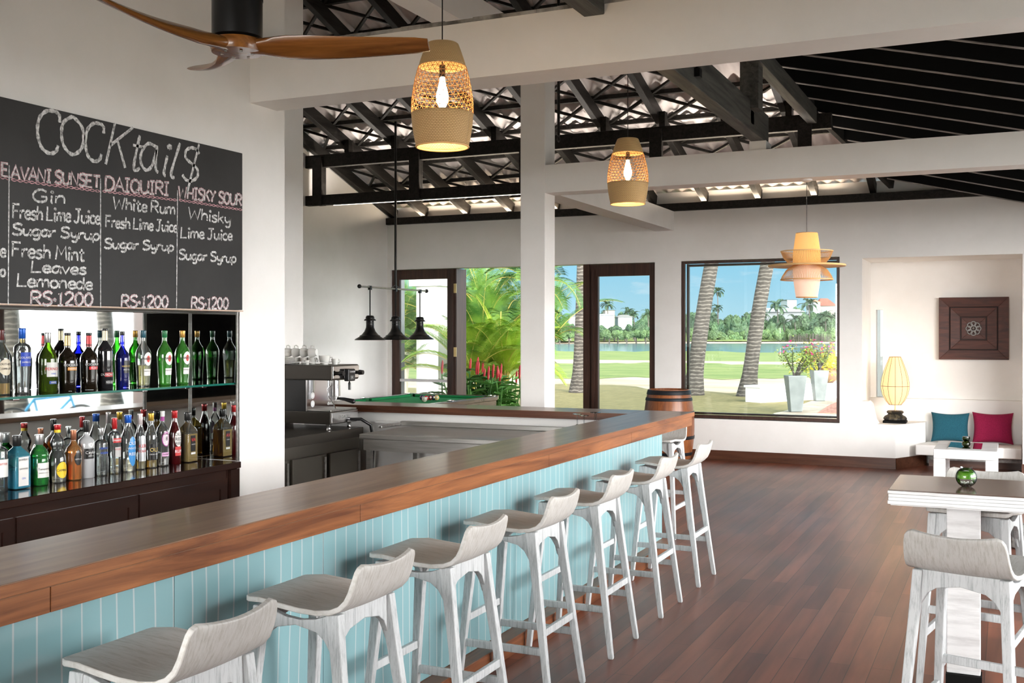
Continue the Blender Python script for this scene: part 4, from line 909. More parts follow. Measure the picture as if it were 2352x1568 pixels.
for k in range(6):
    a = 2 * PI * k / 6 + 0.4; mb.lathe([(0.006, -0.003), (0.006, 0.0), (0.001, 0.0)], 8, (FX + 0.06 * math.cos(a), FY + 0.06 * math.sin(a), FZ - 0.004))
mb.build('screw', M_dsteel, fan)
# ================================================================== POOL TABLE
PX0, PX1, PY0, PY1, PZ = -7.95, -6.45, 11.0, 13.62, 0.815
pt = thing('pool_table', 'green-topped pool table with dark rails beyond the bar', 'pool table', ((PX0 + PX1) / 2, (PY0 + PY1) / 2, 0))
MB().box(PX0 + 0.13, PX1 - 0.13, PY0 + 0.13, PY1 - 0.13, PZ - 0.05, PZ - 0.03).build('playing_surface', M_felt, pt)
for a in ((PX0 + 0.1, PX0 + 0.16, PY0 + 0.2, (PY0 + PY1) / 2 - 0.07), (PX0 + 0.1, PX0 + 0.16, (PY0 + PY1) / 2 + 0.07, PY1 - 0.2), (PX1 - 0.16, PX1 - 0.1, PY0 + 0.2, (PY0 + PY1) / 2 - 0.07), (PX1 - 0.16, PX1 - 0.1, (PY0 + PY1) / 2 + 0.07, PY1 - 0.2), (PX0 + 0.2, PX1 - 0.2, PY0 + 0.1, PY0 + 0.16), (PX0 + 0.2, PX1 - 0.2, PY1 - 0.16, PY1 - 0.1)):
    MB().box(*a, PZ - 0.029, PZ + 0.006).build('cushion_rail', M_felt2, pt, bevel=0.008)
rl = wood('pool_rail_wood', (0.06, 0.035, 0.025), (0.16, 0.10, 0.075), 'Y', 3, 0.2, coat=0.4)
for a in ((PX0, PX0 + 0.0995, PY0 + 0.1, PY1 - 0.1), (PX1 - 0.0995, PX1, PY0 + 0.1, PY1 - 0.1), (PX0 + 0.1, PX1 - 0.1, PY0, PY0 + 0.0995), (PX0 + 0.1, PX1 - 0.1, PY1 - 0.0995, PY1)):
    MB().box(*a, PZ - 0.05, PZ + 0.012).build('rail', rl, pt, bevel=0.01)
MB().box(PX0 + 0.05, PX1 - 0.05, PY0 + 0.05, PY1 - 0.05, PZ - 0.28, PZ - 0.0505).build('frame', rl, pt)
for x in (PX0 + 0.09, PX1 - 0.09):
    for y in (PY0 + 0.09, PY1 - 0.09): MB().lathe([(0.02, PZ - 0.03), (0.085, PZ - 0.03), (0.09, PZ + 0.016), (0.06, PZ + 0.018), (0.055, PZ - 0.02)], 20, (x, y, 0)).build('pocket', M_chrome, pt, smooth=40)
    MB().lathe([(0.02, PZ - 0.03), (0.06, PZ - 0.03), (0.066, PZ + 0.016), (0.048, PZ + 0.018), (0.044, PZ - 0.02)], 20, (x, (PY0 + PY1) / 2, 0)).build('pocket', M_chrome, pt, smooth=40)
for x in (PX0 + 0.16, PX1 - 0.16):
    for y in (PY0 + 0.2, PY1 - 0.2): MB().box(x - 0.08, x + 0.08, y - 0.08, y + 0.08, 0, PZ - 0.281).build('leg', rl, pt, bevel=0.01)
balls = [(970, 914, (0.05, 0.02, 0.12), 'dark purple'), (979, 915, (0.45, 0.02, 0.02), 'red'), (988, 914, (0.20, 0.015, 0.02), 'maroon'), (996, 914, (0.02, 0.015, 0.05), 'navy blue'), (1003, 914, (0.85, 0.60, 0.25), 'cream yellow'), (975, 918, (0.75, 0.70, 0.62), 'ivory')]
M_ballwhite = mat('ball_spot_ivory', (0.8, 0.76, 0.68), 0.08, coat=0.5)
for i, (px, py, c, nm) in enumerate(balls):
    q = onZ(px, py + 4, PZ - 0.03)
    q = Vector((min(max(q.x, PX0 + 0.3), PX1 - 0.3), min(max(q.y, PY0 + 0.3), PY1 - 0.4), 0)); q = onZ(px, py, PZ + 0.0); R_ = 0.036
    t_ = thing('billiard_ball', '%s billiard ball in the row on the green table' % nm, 'ball', (q.x, q.y, PZ - 0.0298), 'billiard balls')
    MB().sphere((q.x, q.y, PZ - 0.0295 + R_), R_, 20, 12).build('body', mat('ball_' + nm, c, 0.08, coat=0.6), t_, smooth=80)
    dv = (Vector((0, 0, HCAM)) - Vector((q.x, q.y, PZ))).normalized(); ctr = Vector((q.x, q.y, PZ - 0.0295 + R_)) + dv * (R_ * 0.86) + Vector((0.006, 0.0, 0.004))
    MB().sphere(ctr, R_ * 0.42, 12, 8).build('spot', M_ballwhite, t_, smooth=80)
# three-shade lamp above it
XL = -7.15; LZ = 2.27
bl = thing('billiard_lamp', 'black three-shade lamp bar hanging above the pool table', 'lamp', (XL, 11.9, LZ))
MB().cyl((XL, 11.08, LZ), (XL, 12.74, LZ), 0.011, seg=8).build('crossbar', M_steel, bl, smooth=60)
for y in (11.08, 12.74): MB().sphere((XL, y, LZ), 0.026, 12, 8).build('finial', M_blackmetal, bl, smooth=60)
MB().cyl((XL, 11.93, LZ - 0.02), (XL, 11.93, RZ(11.93) + 0.16), 0.016, seg=8).bar((XL, 11.80, LZ + 0.0), (XL, 11.93, LZ + 0.05), 0.008, 0.008).bar((XL, 12.06, LZ + 0.0), (XL, 11.93, LZ + 0.05), 0.008, 0.008).build('rod', M_blackmetal, bl, smooth=60)
shp = [(0.012, 0.34), (0.045, 0.335), (0.058, 0.315), (0.058, 0.295), (0.078, 0.28), (0.080, 0.266), (0.052, 0.266), (0.052, 0.24), (0.058, 0.237), (0.052, 0.234), (0.052, 0.205), (0.058, 0.202), (0.052, 0.199), (0.055, 0.17), (0.075, 0.12), (0.11, 0.075), (0.135, 0.062), (0.14, 0.048), (0.20, 0.012), (0.205, 0.0), (0.19, 0.01), (0.11, 0.05), (0.04, 0.10)]
for y in (11.32, 11.93, 12.56):
    o = MB().lathe([(r * 0.93, z * 0.90 + 1.615) for r, z in shp], 32, (XL, y, 0), caps=False).build('shade', M_blackmetal, bl, smooth=40)
    MB().cyl((XL, y, 1.92), (XL, y, LZ), 0.008, seg=8).box(XL - 0.018, XL + 0.018, y - 0.018, y + 0.018, LZ - 0.035, LZ + 0.015).build('stem', M_blackmetal, o)
# ================================================================== CHALKBOARD
GL = {}
def G(ch, w, s): GL[ch] = (w, [[tuple(float(c) for c in q.split(',')) for q in st.split()] for st in s.split(';')])
G('A', 7, '0,0 3.2,10 3.2,10 6.5,0;1.2,3.6 5.4,3.6'); G('V', 6.5, '0,10 3,0 3,0 6.2,10'); G('N', 7, '0,0 .4,10 .4,10 5.6,0 5.6,0 6,10')
G('I', 4.4, '0,10 3.6,10;1.8,10 1.8,0;0,0 3.6,0'); G('S', 6.2, '5.5,8.6 4.4,9.8 2.4,9.9 .8,8.6 1,6.6 3,5.3 5.1,4 5.4,1.8 3.8,.2 1.6,.1 .2,1.4')
G('U', 7, '0,10 .3,3 1.6,.4 3.4,.1 5.2,1.4 5.8,4 5.8,10;5.8,4 6.2,0'); G('E', 6.4, '5.4,10 .3,10 .3,10 .3,0 .3,0 5.6,0;.3,5.2 4.6,5.2')
G('T', 6.6, '0,10 6,10;3,10 3,0'); G('D', 7, '.5,0 .5,10;0,10 3.5,10 6,7.6 6,3 3.6,.2 0,0'); G('Q', 7.4, '3.2,10 .8,8 .2,5 .9,1.8 3.2,0 5.6,1.8 6.3,5 5.6,8 3.2,10;4,2.4 6.8,-.8')
G('R', 6.8, '.3,0 .3,10;.3,10 3.6,10 5.4,8.4 5.2,6.4 3.4,5.2 .3,5;2.6,5 6,0'); G('W', 9, '0,10 1.8,0 1.8,0 4.2,7.5 4.2,7.5 6.4,0 6.4,0 8.2,10'); G('H', 6.8, '.3,10 .3,0;5.8,10 5.8,0;.3,5.2 5.8,5.2')
G('K', 6.6, '.4,10 .4,0;5.6,10 .5,4.6;2.2,6 5.9,0'); G('Y', 6.6, '0,10 3,5.4 3,5.4;6,10 3,5.4 2,0'); G('O', 7.2, '3.2,10 .8,8 .2,5 .9,1.8 3.2,0 5.6,1.8 6.3,5 5.6,8 3.2,10')
G('G', 7.2, '5.8,8.4 3.8,10 1.6,9 .3,6 .4,3 1.8,.6 4,.1 5.8,1.4 6,4.4 6,4.4 3.6,4.4'); G('F', 6, '.8,0 .8,10;0,10 5.4,10;.8,5.4 4.4,5.4'); G('L', 5.8, '.6,10 .4,0 .4,0 5.2,.3')
G('J', 6, '.6,10 5.4,10;3.4,10 3.4,2.4 2.4,.2 .8,.2 0,1.6'); G('M', 8, '.2,0 1,10 1,10 3.6,3.6 3.6,3.6 6.2,10 6.2,10 7.2,0'); G('C', 6.6, '5.9,7.6 5.7,9.3 4.6,9.9 2.4,9.6 .6,7.6 .2,4.4 1.2,1.2 3.2,0 5,.6 5.6,2.2')
G('a', 5.4, '4.2,5.6 2,6 .4,4 .3,1.6 1.8,.1 3.4,1.4 4.3,5;4.4,6 4.4,1 5.2,.1'); G('c', 4.6, '4,5 2.6,6 .8,5 .3,2.6 1.2,.5 2.8,0 4.2,.9'); G('d', 5.4, '4.2,4.8 2,6 .4,4 .4,1.4 1.8,.1 3.4,1.2 4.3,4;4.4,10 4.4,1 5,.1')
G('e', 4.8, '.5,3 4,3.4 3.6,5.4 2.2,6 .8,4.8 .3,2.4 1.4,.3 3,.1 4.6,1.2'); G('g', 5.2, '4.2,5.6 2,6 .4,4 .4,1.8 1.8,.4 3.4,1.6 4.2,5;4.3,6 4.3,-1.8 2.8,-3.2 .8,-2.6'); G('h', 5.2, '.4,10 .4,0;.4,3.6 2,5.9 3.6,5.4 4.2,3.4 4.3,0')
G('i', 2.4, '1,6 1,.6 1.6,0;1,8.2 .7,8.8 1.2,9.2 1.5,8.6 1,8.2'); G('k', 4.8, '.4,10 .4,0;3.8,6 .5,2.8;1.6,3.6 4.2,0'); G('l', 2.6, '.9,10 .7,1 1.6,0'); G('m', 7.6, '.4,6 .4,0;.4,3.8 1.8,6 3.2,5.2 3.5,0;3.5,3.8 5,6 6.4,5.2 6.8,0')
G('n', 5.2, '.4,6 .4,0;.4,3.8 2,6 3.8,5.2 4.3,0'); G('o', 5, '2.3,6 .7,4.8 .3,2.8 1,.6 2.4,0 3.9,1 4.3,3.2 3.6,5.2 2.3,6'); G('p', 5.2, '.5,6 .5,-3.2;.5,4 2,6 4,5 4.4,2.6 3.4,.4 1.8,0 .5,1.4'); G('r', 4, '.5,6 .5,0;.5,3.4 1.8,5.6 3.6,5.8')
G('s', 4.5, '3.8,5.2 2.4,6 .8,5.2 .9,3.8 2.6,3 3.8,1.8 3,.2 1.4,0 .2,.9'); G('t', 4.2, '1.7,9 1.6,1.2 2.6,0 3.8,.8;0,6.2 3.6,6.2'); G('u', 5.4, '.4,6 .5,1.6 1.8,0 3.4,1 4.2,4;4.3,6 4.4,1 5,0'); G('v', 4.6, '0,6 2,0 2,0 4,6')
G('w', 6.8, '0,6 1.4,0 1.4,0 3,4.6 3,4.6 4.6,0 4.6,0 6.2,6'); G('y', 5, '.4,6 .7,2.4 2,1.2 3.6,2.4 4.2,6;4.2,6 4.2,-1.6 2.8,-3.2 .8,-2.4'); G('1', 4.4, '.6,8.2 2,10 2,10 2,0;.4,0 3.6,0'); G('2', 6.4, '.4,8 1.6,9.8 4,9.8 5.2,7.8 4.2,5 .3,0 .3,0 5.8,.2')
G('0', 6, '2.6,10 .8,8 .2,5 .9,1.8 2.6,0 4.4,1.8 5.1,5 4.4,8 2.6,10'); G('.', 2.6, '1,3.4 .8,4.2 1.4,4.4 1.5,3.6 1,3.4'); G('$', 6.2, '5.5,8.6 4.4,9.8 2.4,9.9 .8,8.6 1,6.6 3,5.3 5.1,4 5.4,1.8 3.8,.2 1.6,.1 .2,1.4;5.2,11.6 2.2,-4'); G(' ', 2.6, '0,0 0,0')
BXF = -4.3695
def smooth(pts):
    runs = [[pts[0]]]
    for p in pts[1:]:
        if p == runs[-1][-1]: runs.append([p])
        else: runs[-1].append(p)
    out_ = []
    for r in runs:
        if len(r) < 3: out_ += r; continue
        q = [r[0]] + r + [r[-1]]
        for i in range(1, len(q) - 2):
            a, b_, c, d = q[i - 1], q[i], q[i + 1], q[i + 2]
            for k in range(5):
                t_ = k / 5
                out_.append(tuple(0.5 * ((2 * b_[m]) + (-a[m] + c[m]) * t_ + (2 * a[m] - 5 * b_[m] + 4 * c[m] - d[m]) * t_ ** 2 + (-a[m] + 3 * b_[m] - 3 * c[m] + d[m]) * t_ ** 3) for m in (0, 1)))
        out_.append(r[-1])
    res = [out_[0]]
    for p in out_[1:]:
        if abs(p[0] - res[-1][0]) + abs(p[1] - res[-1][1]) > 1e-6: res.append(p)
    return res
def ribbon(mb, pts, hw, X):
    n = len(pts)
    if n < 2: return
    o = len(mb.v)
    for i, p in enumerate(pts):
        a = pts[max(i - 1, 0)]; b_ = pts[min(i + 1, n - 1)]; dx, dy = b_[0] - a[0], b_[1] - a[1]; l = math.hypot(dx, dy) or 1
        w_ = hw * (1.0 if 0 < i < n - 1 else 0.8) * (1 + 0.18 * math.sin(i * 1.7))
        mb.v.append((X, p[0] - dy / l * w_, p[1] + dx / l * w_)); mb.v.append((X, p[0] + dy / l * w_, p[1] - dx / l * w_))
    for i in range(n - 1): mb.f.append((o + 2 * i, o + 2 * i + 1, o + 2 * i + 3, o + 2 * i + 2))
cbd = thing('chalkboard', 'large black chalkboard menu of cocktails in white and pink chalk', 'chalkboard', (-4.385, 4.0, 2.34))
bt0 = onX(0, 222, -4.37); bt1 = onX(557, 352, -4.37); bb1 = onX(555, 713, -4.37)
MB().box(-4.399, -4.3705, 1.9, bt1.y, 1.846, bt1.z).build('board', M_board, cbd, bevel=0.002)
tr_ = random.Random(11)
def glyph_line(s, p0, p1, hz, m, hw, X=BXF, jit=0.25, dy=0.0):
    """p0, p1 = ends of the baseline on the photo, hz = capital height in photo pixels (zoomed by 2.958)"""
    a = onX(p0[0] / 2.958, 200 + p0[1] / 2.958, -4.37); b_ = onX(p1[0] / 2.958, 200 + p1[1] / 2.958, -4.37)
    d0 = (a.y * CT + 4.37 * ST); h = hz / 2.958 * d0 / FPX
    W = sum(GL[c][0] for c in s); L = b_.y - a.y; sx_ = L / W; mb = MB(); x = 0
    for c in s:
        w_, sts = GL[c]; j = [tr_.uniform(-jit, jit) for _ in range(2)]
        for st_ in sts:
            if c == ' ': continue
            q = []
            for u, v in smooth(st_):
                yy_ = a.y + (x + u + 0.06 * v * 0.6 + j[0] * 0.4) * sx_; t_ = (x + u) / W
                q.append((yy_, a.z + (b_.z - a.z) * t_ + (v + j[1] * 0.6) * h / 10 + dy))
            ribbon(mb, q, hw, X)
        x += w_
    return mb.build('chalk_writing', m, cbd, fix=False)
def title(s, items, hw):
    mb = MB()
    for c, (x0, yb), (x1, yt), sh_ in items:
        a = onX(x0 / 2.958, 200 + yb / 2.958, -4.37); b_ = onX(x1 / 2.958, 200 + yt / 2.958, -4.37); w_, sts = GL[c]
        top = 10.0 if (c.isupper() or c in 'ltik$') else 6.0
        ws = max(max(u for u, v in st_) for st_ in sts)
        for st_ in sts:
            q = [(a.y + (b_.y - a.y) * (u / ws + sh_ / max(x1 - x0, 1) * v / top), a.z + (b_.z - a.z) * (v / top)) for u, v in smooth(st_)]; ribbon(mb, q, hw, BXF)
    mb.build('chalk_writing', M_chalk, cbd, fix=False)
title('Cocktails', [('C', (245, 432), (400, 170), 8), ('O', (410, 442), (566, 215), 4), ('C', (568, 490), (692, 250), 16), ('K', (708, 522), (850, 262), 62), ('t', (872, 556), (945, 300), 50), ('a', (945, 558), (1075, 398), 12), ('i', (1085, 592), (1125, 372), 45), ('l', (1132, 605), (1185, 372), 62), ('$', (1232, 626), (1340, 420), 16)], 0.0095)
for s, a, b_, h in (('AVANI SUNSET', (75, 620), (682, 685), 88), ('DAIQUIRI', (712, 700), (1150, 735), 92), ('WHISKY SOUR', (1212, 750), (1645, 806), 80), ('E', (8, 602), (58, 610), 88)):
    st0 = tr_.getstate(); glyph_line(s, a, b_, h, M_chalkpink, 0.0085); tr_.setstate(st0); glyph_line(s, a, b_, h, M_chalk, 0.0048, BXF + 0.0005)
for s, a, b_, h in (('Gin', (220, 775), (450, 792), 85), ('Fresh Lime Juice', (80, 890), (682, 930), 98), ('Sugar Syrup', (80, 1000), (680, 1040), 76), ('Fresh Mint', (75, 1150), (578, 1182), 98), ('Leaves', (208, 1255), (592, 1272), 78), ('Lemonede', (112, 1352), (630, 1376), 88),
                    ('White Rum', (768, 825), (1192, 866), 82), ('Fresh Lime Juice', (712, 950), (1207, 985), 78), ('Sugar Syrup', (706, 1093), (1184, 1112), 66), ('Whisky', (1278, 890), (1568, 930), 78), ('Lime Juice', (1226, 1022), (1580, 1040), 74), ('Sugar Syrup', (1214, 1168), (1606, 1192), 66), ('e', (0, 1150), (42, 1155), 88), ('o', (0, 1285), (40, 1287), 80)):
    glyph_line(s, a, b_, h, M_chalk, 0.0058)
for s, a, b_, h in (('RS.1200', (205, 1480), (635, 1484), 92), ('RS.1200', (822, 1495), (1146, 1497), 82), ('RS.1200', (1298, 1506), (1554, 1506), 78)):
    glyph_line(s, a, b_, h, M_chalkpink, 0.0075); glyph_line(s, a, b_, h, M_chalk, 0.005, BXF + 0.0005)
for a, b_ in (((0, 612), (60, 622)), ((75, 628), (680, 708)), ((695, 706), (1203, 768)), ((1215, 766), (1645, 834))):
    A = onX(a[0] / 2.958, 200 + a[1] / 2.958, -4.37); B = onX(b_[0] / 2.958, 200 + b_[1] / 2.958, -4.37); n = max(6, int((B.y - A.y) / 0.010)); mb = MB()
    for ph in (0, PI): ribbon(mb, [(A.y + (B.y - A.y) * i / n, A.z + (B.z - A.z) * i / n + 0.006 * math.sin(i * 0.9 + ph)) for i in range(n + 1)], 0.002, BXF)
    mb.build('chalk_underline', M_chalkpink, cbd, fix=False)
for a, b_ in (((62, 530), (55, 1475)), ((683, 620), (683, 1497)), ((1206, 700), (1199, 1508))):
    A = onX(a[0] / 2.958, 200 + a[1] / 2.958, -4.37); B = onX(b_[0] / 2.958, 200 + b_[1] / 2.958, -4.37); mb = MB(); ribbon(mb, [(A.y + (B.y - A.y) * i / 12, A.z + (B.z - A.z) * i / 12) for i in range(13)], 0.0032, BXF)
    mb.build('chalk_line', M_chalk, cbd, fix=False)
# ================================================================== BOTTLES
GM = {}
def glassmat(c, e=0.3):
    k = ('g',) + tuple(c)
    if k not in GM: sat = max(c) - min(c); GM[k] = thin_glass('bottle_glass', tuple(x ** 0.75 for x in c), e, 0.03, body=0.03 + (0.30 if e > 0.45 else 0.17) * min(1, sat * 1.6))
    return GM[k]
def flat(c, r=0.45, metal=0.0):
    k = ('f', r, metal) + tuple(c)
    if k not in GM: GM[k] = mat('bottle_paint', c, r, metal, coat=0.2)
    return GM[k]
def dark(c):
    k = ('d',) + tuple(c)
    if k not in GM: GM[k] = mat('dark_bottle_glass', c, 0.06, spec=0.7, coat=0.6)
    return GM[k]
CLEAR = (0.88, 0.92, 0.92)
PR = {  # (radius share, height share)
 'round': [(0.90, 0.0), (0.98, 0.012), (1, 0.03), (1, 0.60), (0.97, 0.64), (0.80, 0.70), (0.50, 0.75), (0.36, 0.79), (0.33, 0.84), (0.33, 0.94)],
 'straight': [(0.92, 0.0), (1, 0.015), (1, 0.68), (0.95, 0.71), (0.62, 0.745), (0.40, 0.76), (0.36, 0.80), (0.36, 0.94)],
 'slim': [(0.92, 0.0), (1, 0.015), (1, 0.56), (0.92, 0.62), (0.66, 0.70), (0.46, 0.78), (0.40, 0.84), (0.40, 0.94)],
 'vermouth': [(0.76, 0.0), (0.80, 0.012), (0.80, 0.05), (0.86, 0.20), (0.96, 0.42), (1.0, 0.55), (0.97, 0.59), (0.80, 0.66), (0.50, 0.73), (0.34, 0.77), (0.30, 0.82), (0.30, 0.95)],
 'port': [(0.86, 0.0), (0.90, 0.015), (0.93, 0.2), (1.0, 0.48), (0.98, 0.55), (0.80, 0.62), (0.46, 0.68), (0.30, 0.73), (0.34, 0.78), (0.33, 0.84), (0.29, 0.95)],
 'aperitif': [(0.92, 0.0), (1, 0.015), (1, 0.55), (0.95, 0.60), (0.72, 0.68), (0.42, 0.76), (0.31, 0.80), (0.30, 0.95)],
 'wine': [(0.92, 0.0), (1, 0.015), (1, 0.62), (0.92, 0.67), (0.60, 0.73), (0.36, 0.78), (0.32, 0.84), (0.32, 0.95)],
 'gin': [(0.90, 0.0), (1, 0.02), (1, 0.52), (0.96, 0.55), (1.03, 0.575), (1.03, 0.60), (0.92, 0.66), (0.62, 0.74), (0.42, 0.77), (0.40, 0.94)],
 'gourd': [(0.86, 0.0), (0.96, 0.02), (1, 0.10), (1, 0.36), (0.92, 0.47), (0.70, 0.54), (0.62, 0.57), (0.70, 0.60), (0.80, 0.66), (0.78, 0.71), (0.58, 0.78), (0.36, 0.83), (0.33, 0.95)],
 'decanter': [(0.90, 0.0), (1, 0.015), (1, 0.56), (0.97, 0.60), (0.78, 0.66), (0.52, 0.70), (0.36, 0.75), (0.30, 0.80), (0.30, 0.94)],
 'square': [(0.90, 0.0), (1, 0.02), (1, 0.60), (0.88, 0.66), (0.52, 0.76), (0.36, 0.79), (0.34, 0.94)],
 'stout': [(0.92, 0.0), (1, 0.015), (1, 0.58), (0.93, 0.66), (0.55, 0.71), (0.34, 0.74), (0.31, 0.78), (0.31, 0.94)],
 'absolute': [(0.92, 0.0), (0.86, 0.03), (0.84, 0.12), (0.92, 0.30), (1.0, 0.62), (1.0, 0.70), (0.80, 0.745), (0.42, 0.77), (0.36, 0.80), (0.36, 0.94)],
}
def pr_at(kind, v):
    p = PR[kind]
    for (r0, z0), (r1, z1) in zip(p, p[1:]):
        if z0 <= v <= z1: return r0 + (r1 - r0) * ((v - z0) / (z1 - z0) if z1 > z0 else 0)
    return p[-1][0]
def bottle(label, px, py, X, zb, h, r, kind, glass, cap, caph=0.17, liquid=None, level=0.4, labels=(), group='', solid=False, foil=None):
    Y = onX(px, py, X).y
    t_ = thing('bottle', label, 'bottle', (X, Y, zb), group)
    sq = kind == 'square'; seg = 4 if sq else 28; rr = r * (1.33 if sq else 1.0); rot = PI / 4 if sq else 0
    gm = dark(glass) if solid else glassmat(glass)
    prof = [(a * rr, b_ * h) for a, b_ in PR[kind]]
    if sq: prof = [(a * rr if b_ < 0.7 else a * r * 1.1, b_ * h) for a, b_ in PR[kind]]
    prof = [(0.001, 0.0005)] + prof
    o = MB().lathe(prof, seg, caps=False, rot=rot).build('glass', gm, t_, smooth=50 if not sq else 30, world=False, bevel=0.008 if sq else 0)
    if liquid and not solid:
        ks = [v for a, v in PR[kind] if v < level] + [level]
        lp = [(0.001, 0.006)] + [(pr_at(kind, max(v, 0.02)) * rr * 0.93, max(v * h, 0.006)) for v in ks] + [(0.001, level * h)]
        MB().lathe(lp, seg, caps=False, rot=rot).build('liquid', glassmat(liquid, 0.5), t_, smooth=50 if not sq else 30, world=False)
    rn = PR[kind][-1][0] * r * (1.1 if sq else 1)
    c0 = 1 - caph
    MB().lathe([(rn * 1.05, h * c0), (rn * 1.14, h * c0 + 0.002), (rn * 1.14, h * 0.97), (rn * 1.2, h * 0.972), (rn * 1.2, h * 0.992), (rn * 1.12, h), (0.001, h)], 20, caps=False).build('cap', cap, t_, smooth=40, world=False)
    if foil:
        MB().lathe([(pr_at(kind, foil[1]) * r * 1.04, h * foil[1]), (pr_at(kind, (foil[1] + foil[2]) / 2) * r * 1.05, h * (foil[1] + foil[2]) / 2), (pr_at(kind, min(foil[2], 0.93)) * r * 1.06, h * foil[2])], 20, caps=False).build('neck_label', foil[0], t_, smooth=40, world=False)
    for (shape, col, v0, v1, ha, txts) in labels:
        lb = MB(); nu, nv = 12, 8; rc = pr_at(kind, (v0 + v1) / 2) * r
        def pos_(u, v, off):
            vv = v0 + (v1 - v0) * (v + 1) / 2
            if sq: return (r * 0.95 + off, u * ha * r, vv * h)
            R_ = pr_at(kind, vv) * r + off; a = u * ha + LA
            return (R_ * math.cos(a), R_ * math.sin(a), vv * h)
        LA = -0.12
        for i in range(nu + 1):
            for j in range(nv + 1):
                u, v = -1 + 2 * i / nu, -1 + 2 * j / nv
                if shape == 'oval': u, v = u * math.sqrt(max(0, 1 - v * v / 2)), v * math.sqrt(max(0, 1 - u * u / 2))
                if shape == 'drop': u = u * (1 - max(0, v)) ** 0.7 * math.sqrt(max(0, 1 - min(0, v) ** 2 * 0.9))
                lb.v.append(pos_(u, v, 0.0008))
        for i in range(nu):
            for j in range(nv): a = i * (nv + 1) + j; lb.f.append((a, a + nv + 1, a + nv + 2, a + 1))
        ob = lb.build('label', col, t_, smooth=60, world=False, fix=False)
        for (s, size, dv, tm) in txts:
            vs, fs = text_flat(s, size * h); q = MB()
            for a, b_, c in vs:
                vv = dv + b_ / h
                if sq: q.v.append((r * 0.95 + 0.0022, a, vv * h))
                else:
                    R_ = pr_at(kind, min(max(vv, 0.02), 0.9)) * r + 0.0022; q.v.append((R_ * math.cos(a / R_ + LA), R_ * math.sin(a / R_ + LA), vv * h))
            q.f = fs; q.build('lettering', tm, ob, world=False, fix=False)
    return t_
W_ = flat((0.78, 0.77, 0.74)); RED = flat((0.42, 0.012, 0.015), 0.3, 0.3); BLU = flat((0.01, 0.10, 0.50), 0.3, 0.3); BLK = flat((0.012, 0.012, 0.012), 0.3); SIL = flat((0.55, 0.55, 0.55), 0.3, 0.9); COP = flat((0.42, 0.16, 0.09), 0.35, 0.8); GLD = flat((0.60, 0.38, 0.05), 0.3, 0.7); PUR = flat((0.30, 0.02, 0.22), 0.35); TEAL = flat((0.02, 0.10, 0.14), 0.3); GRN = flat((0.01, 0.16, 0.05), 0.3); YEL = flat((0.80, 0.55, 0.02)); SLV = flat((0.50, 0.52, 0.54), 0.3, 0.6); BLUL = flat((0.02, 0.22, 0.55)); DKB = flat((0.02, 0.02, 0.02), 0.4)
LW, LR, LB, LK, LG = M_letwhite, M_letred, M_letblue, M_letblack, flat((0.62, 0.45, 0.12))
XC, ZC = -4.665, 0.8955
gl_, gu_ = 'spirit bottles on the back counter', 'bottles on the glass shelf'
bottle('clear bottle with small red and white label at the left photo edge', -4, 1118, XC, ZC, 0.30, 0.046, 'straight', CLEAR, SIL, labels=[('rect', W_, 0.25, 0.55, 0.8, [('BITTER', 0.05, 0.47, LR)])], group=gl_)
bottle('square blue glass gin bottle with tall white label and black cap', 39, 1116, XC, ZC, 0.275, 0.050, 'square', (0.10, 0.62, 0.82), BLK, 0.2, (0.05, 0.55, 0.80), 0.36, [('rect', W_, 0.06, 0.60, 0.62, [('BOMBAY', 0.055, 0.55, LK), ('SAPPHIRE', 0.045, 0.38, LK), ('GIN', 0.05, 0.2, LB)])], gl_)
bottle('squat bright green gin bottle with white label and silver cap', 90, 1112, XC, ZC, 0.268, 0.047, 'gin', (0.06, 0.55, 0.10), SIL, 0.2, (0.02, 0.35, 0.05), 0.34, [('rect', W_, 0.16, 0.45, 0.75, [('Tanqueray', 0.06, 0.33, LK), ('LONDON DRY GIN', 0.028, 0.25, LK)])], gl_, foil=None)
bottle('clear gourd-shaped tequila bottle with yellow label and red cap', 132, 1103, XC, ZC, 0.312, 0.046, 'gourd', CLEAR, RED, 0.09, (0.93, 0.86, 0.70), 0.30, [('oval', YEL, 0.08, 0.36, 0.72, [('CAMINO', 0.055, 0.215, LK)])], gl_, foil=(YEL, 0.86, 0.91))
bottle('amber square-shouldered bottle with dark drop label and copper cap', 169, 1097, XC, ZC, 0.274, 0.044, 'decanter', (0.85, 0.36, 0.10), COP, 0.2, (0.80, 0.28, 0.03), 0.55, [('drop', BLK, 0.30, 0.62, 0.55, [('CEYLON', 0.04, 0.42, LW)])], gl_)
bottle('silver grey bottle with black label and tall black cap', 198, 1093, XC, ZC, 0.318, 0.045, 'stout', (0.42, 0.43, 0.44), BLK, 0.2, None, 0, [('rect', BLK, 0.34, 0.52, 0.9, [('Ceylon', 0.075, 0.45, LW), ('ARRACK', 0.03, 0.39, LW)]), ('oval', W_, 0.54, 0.62, 0.28, [('C', 0.05, 0.58, LK)])], gl_, solid=True)
bottle('short-necked clear vodka bottle with blue lettering and silver cap', 232, 1088, XC, ZC, 0.268, 0.037, 'straight', CLEAR, SIL, 0.15, (0.9, 0.94, 0.95), 0.45, [('rect', glassmat((0.9, 0.93, 0.94)), 0.40, 0.66, 0.7, [('ABSOLUT', 0.062, 0.58, LB), ('VODKA', 0.062, 0.48, LB)])], gl_)
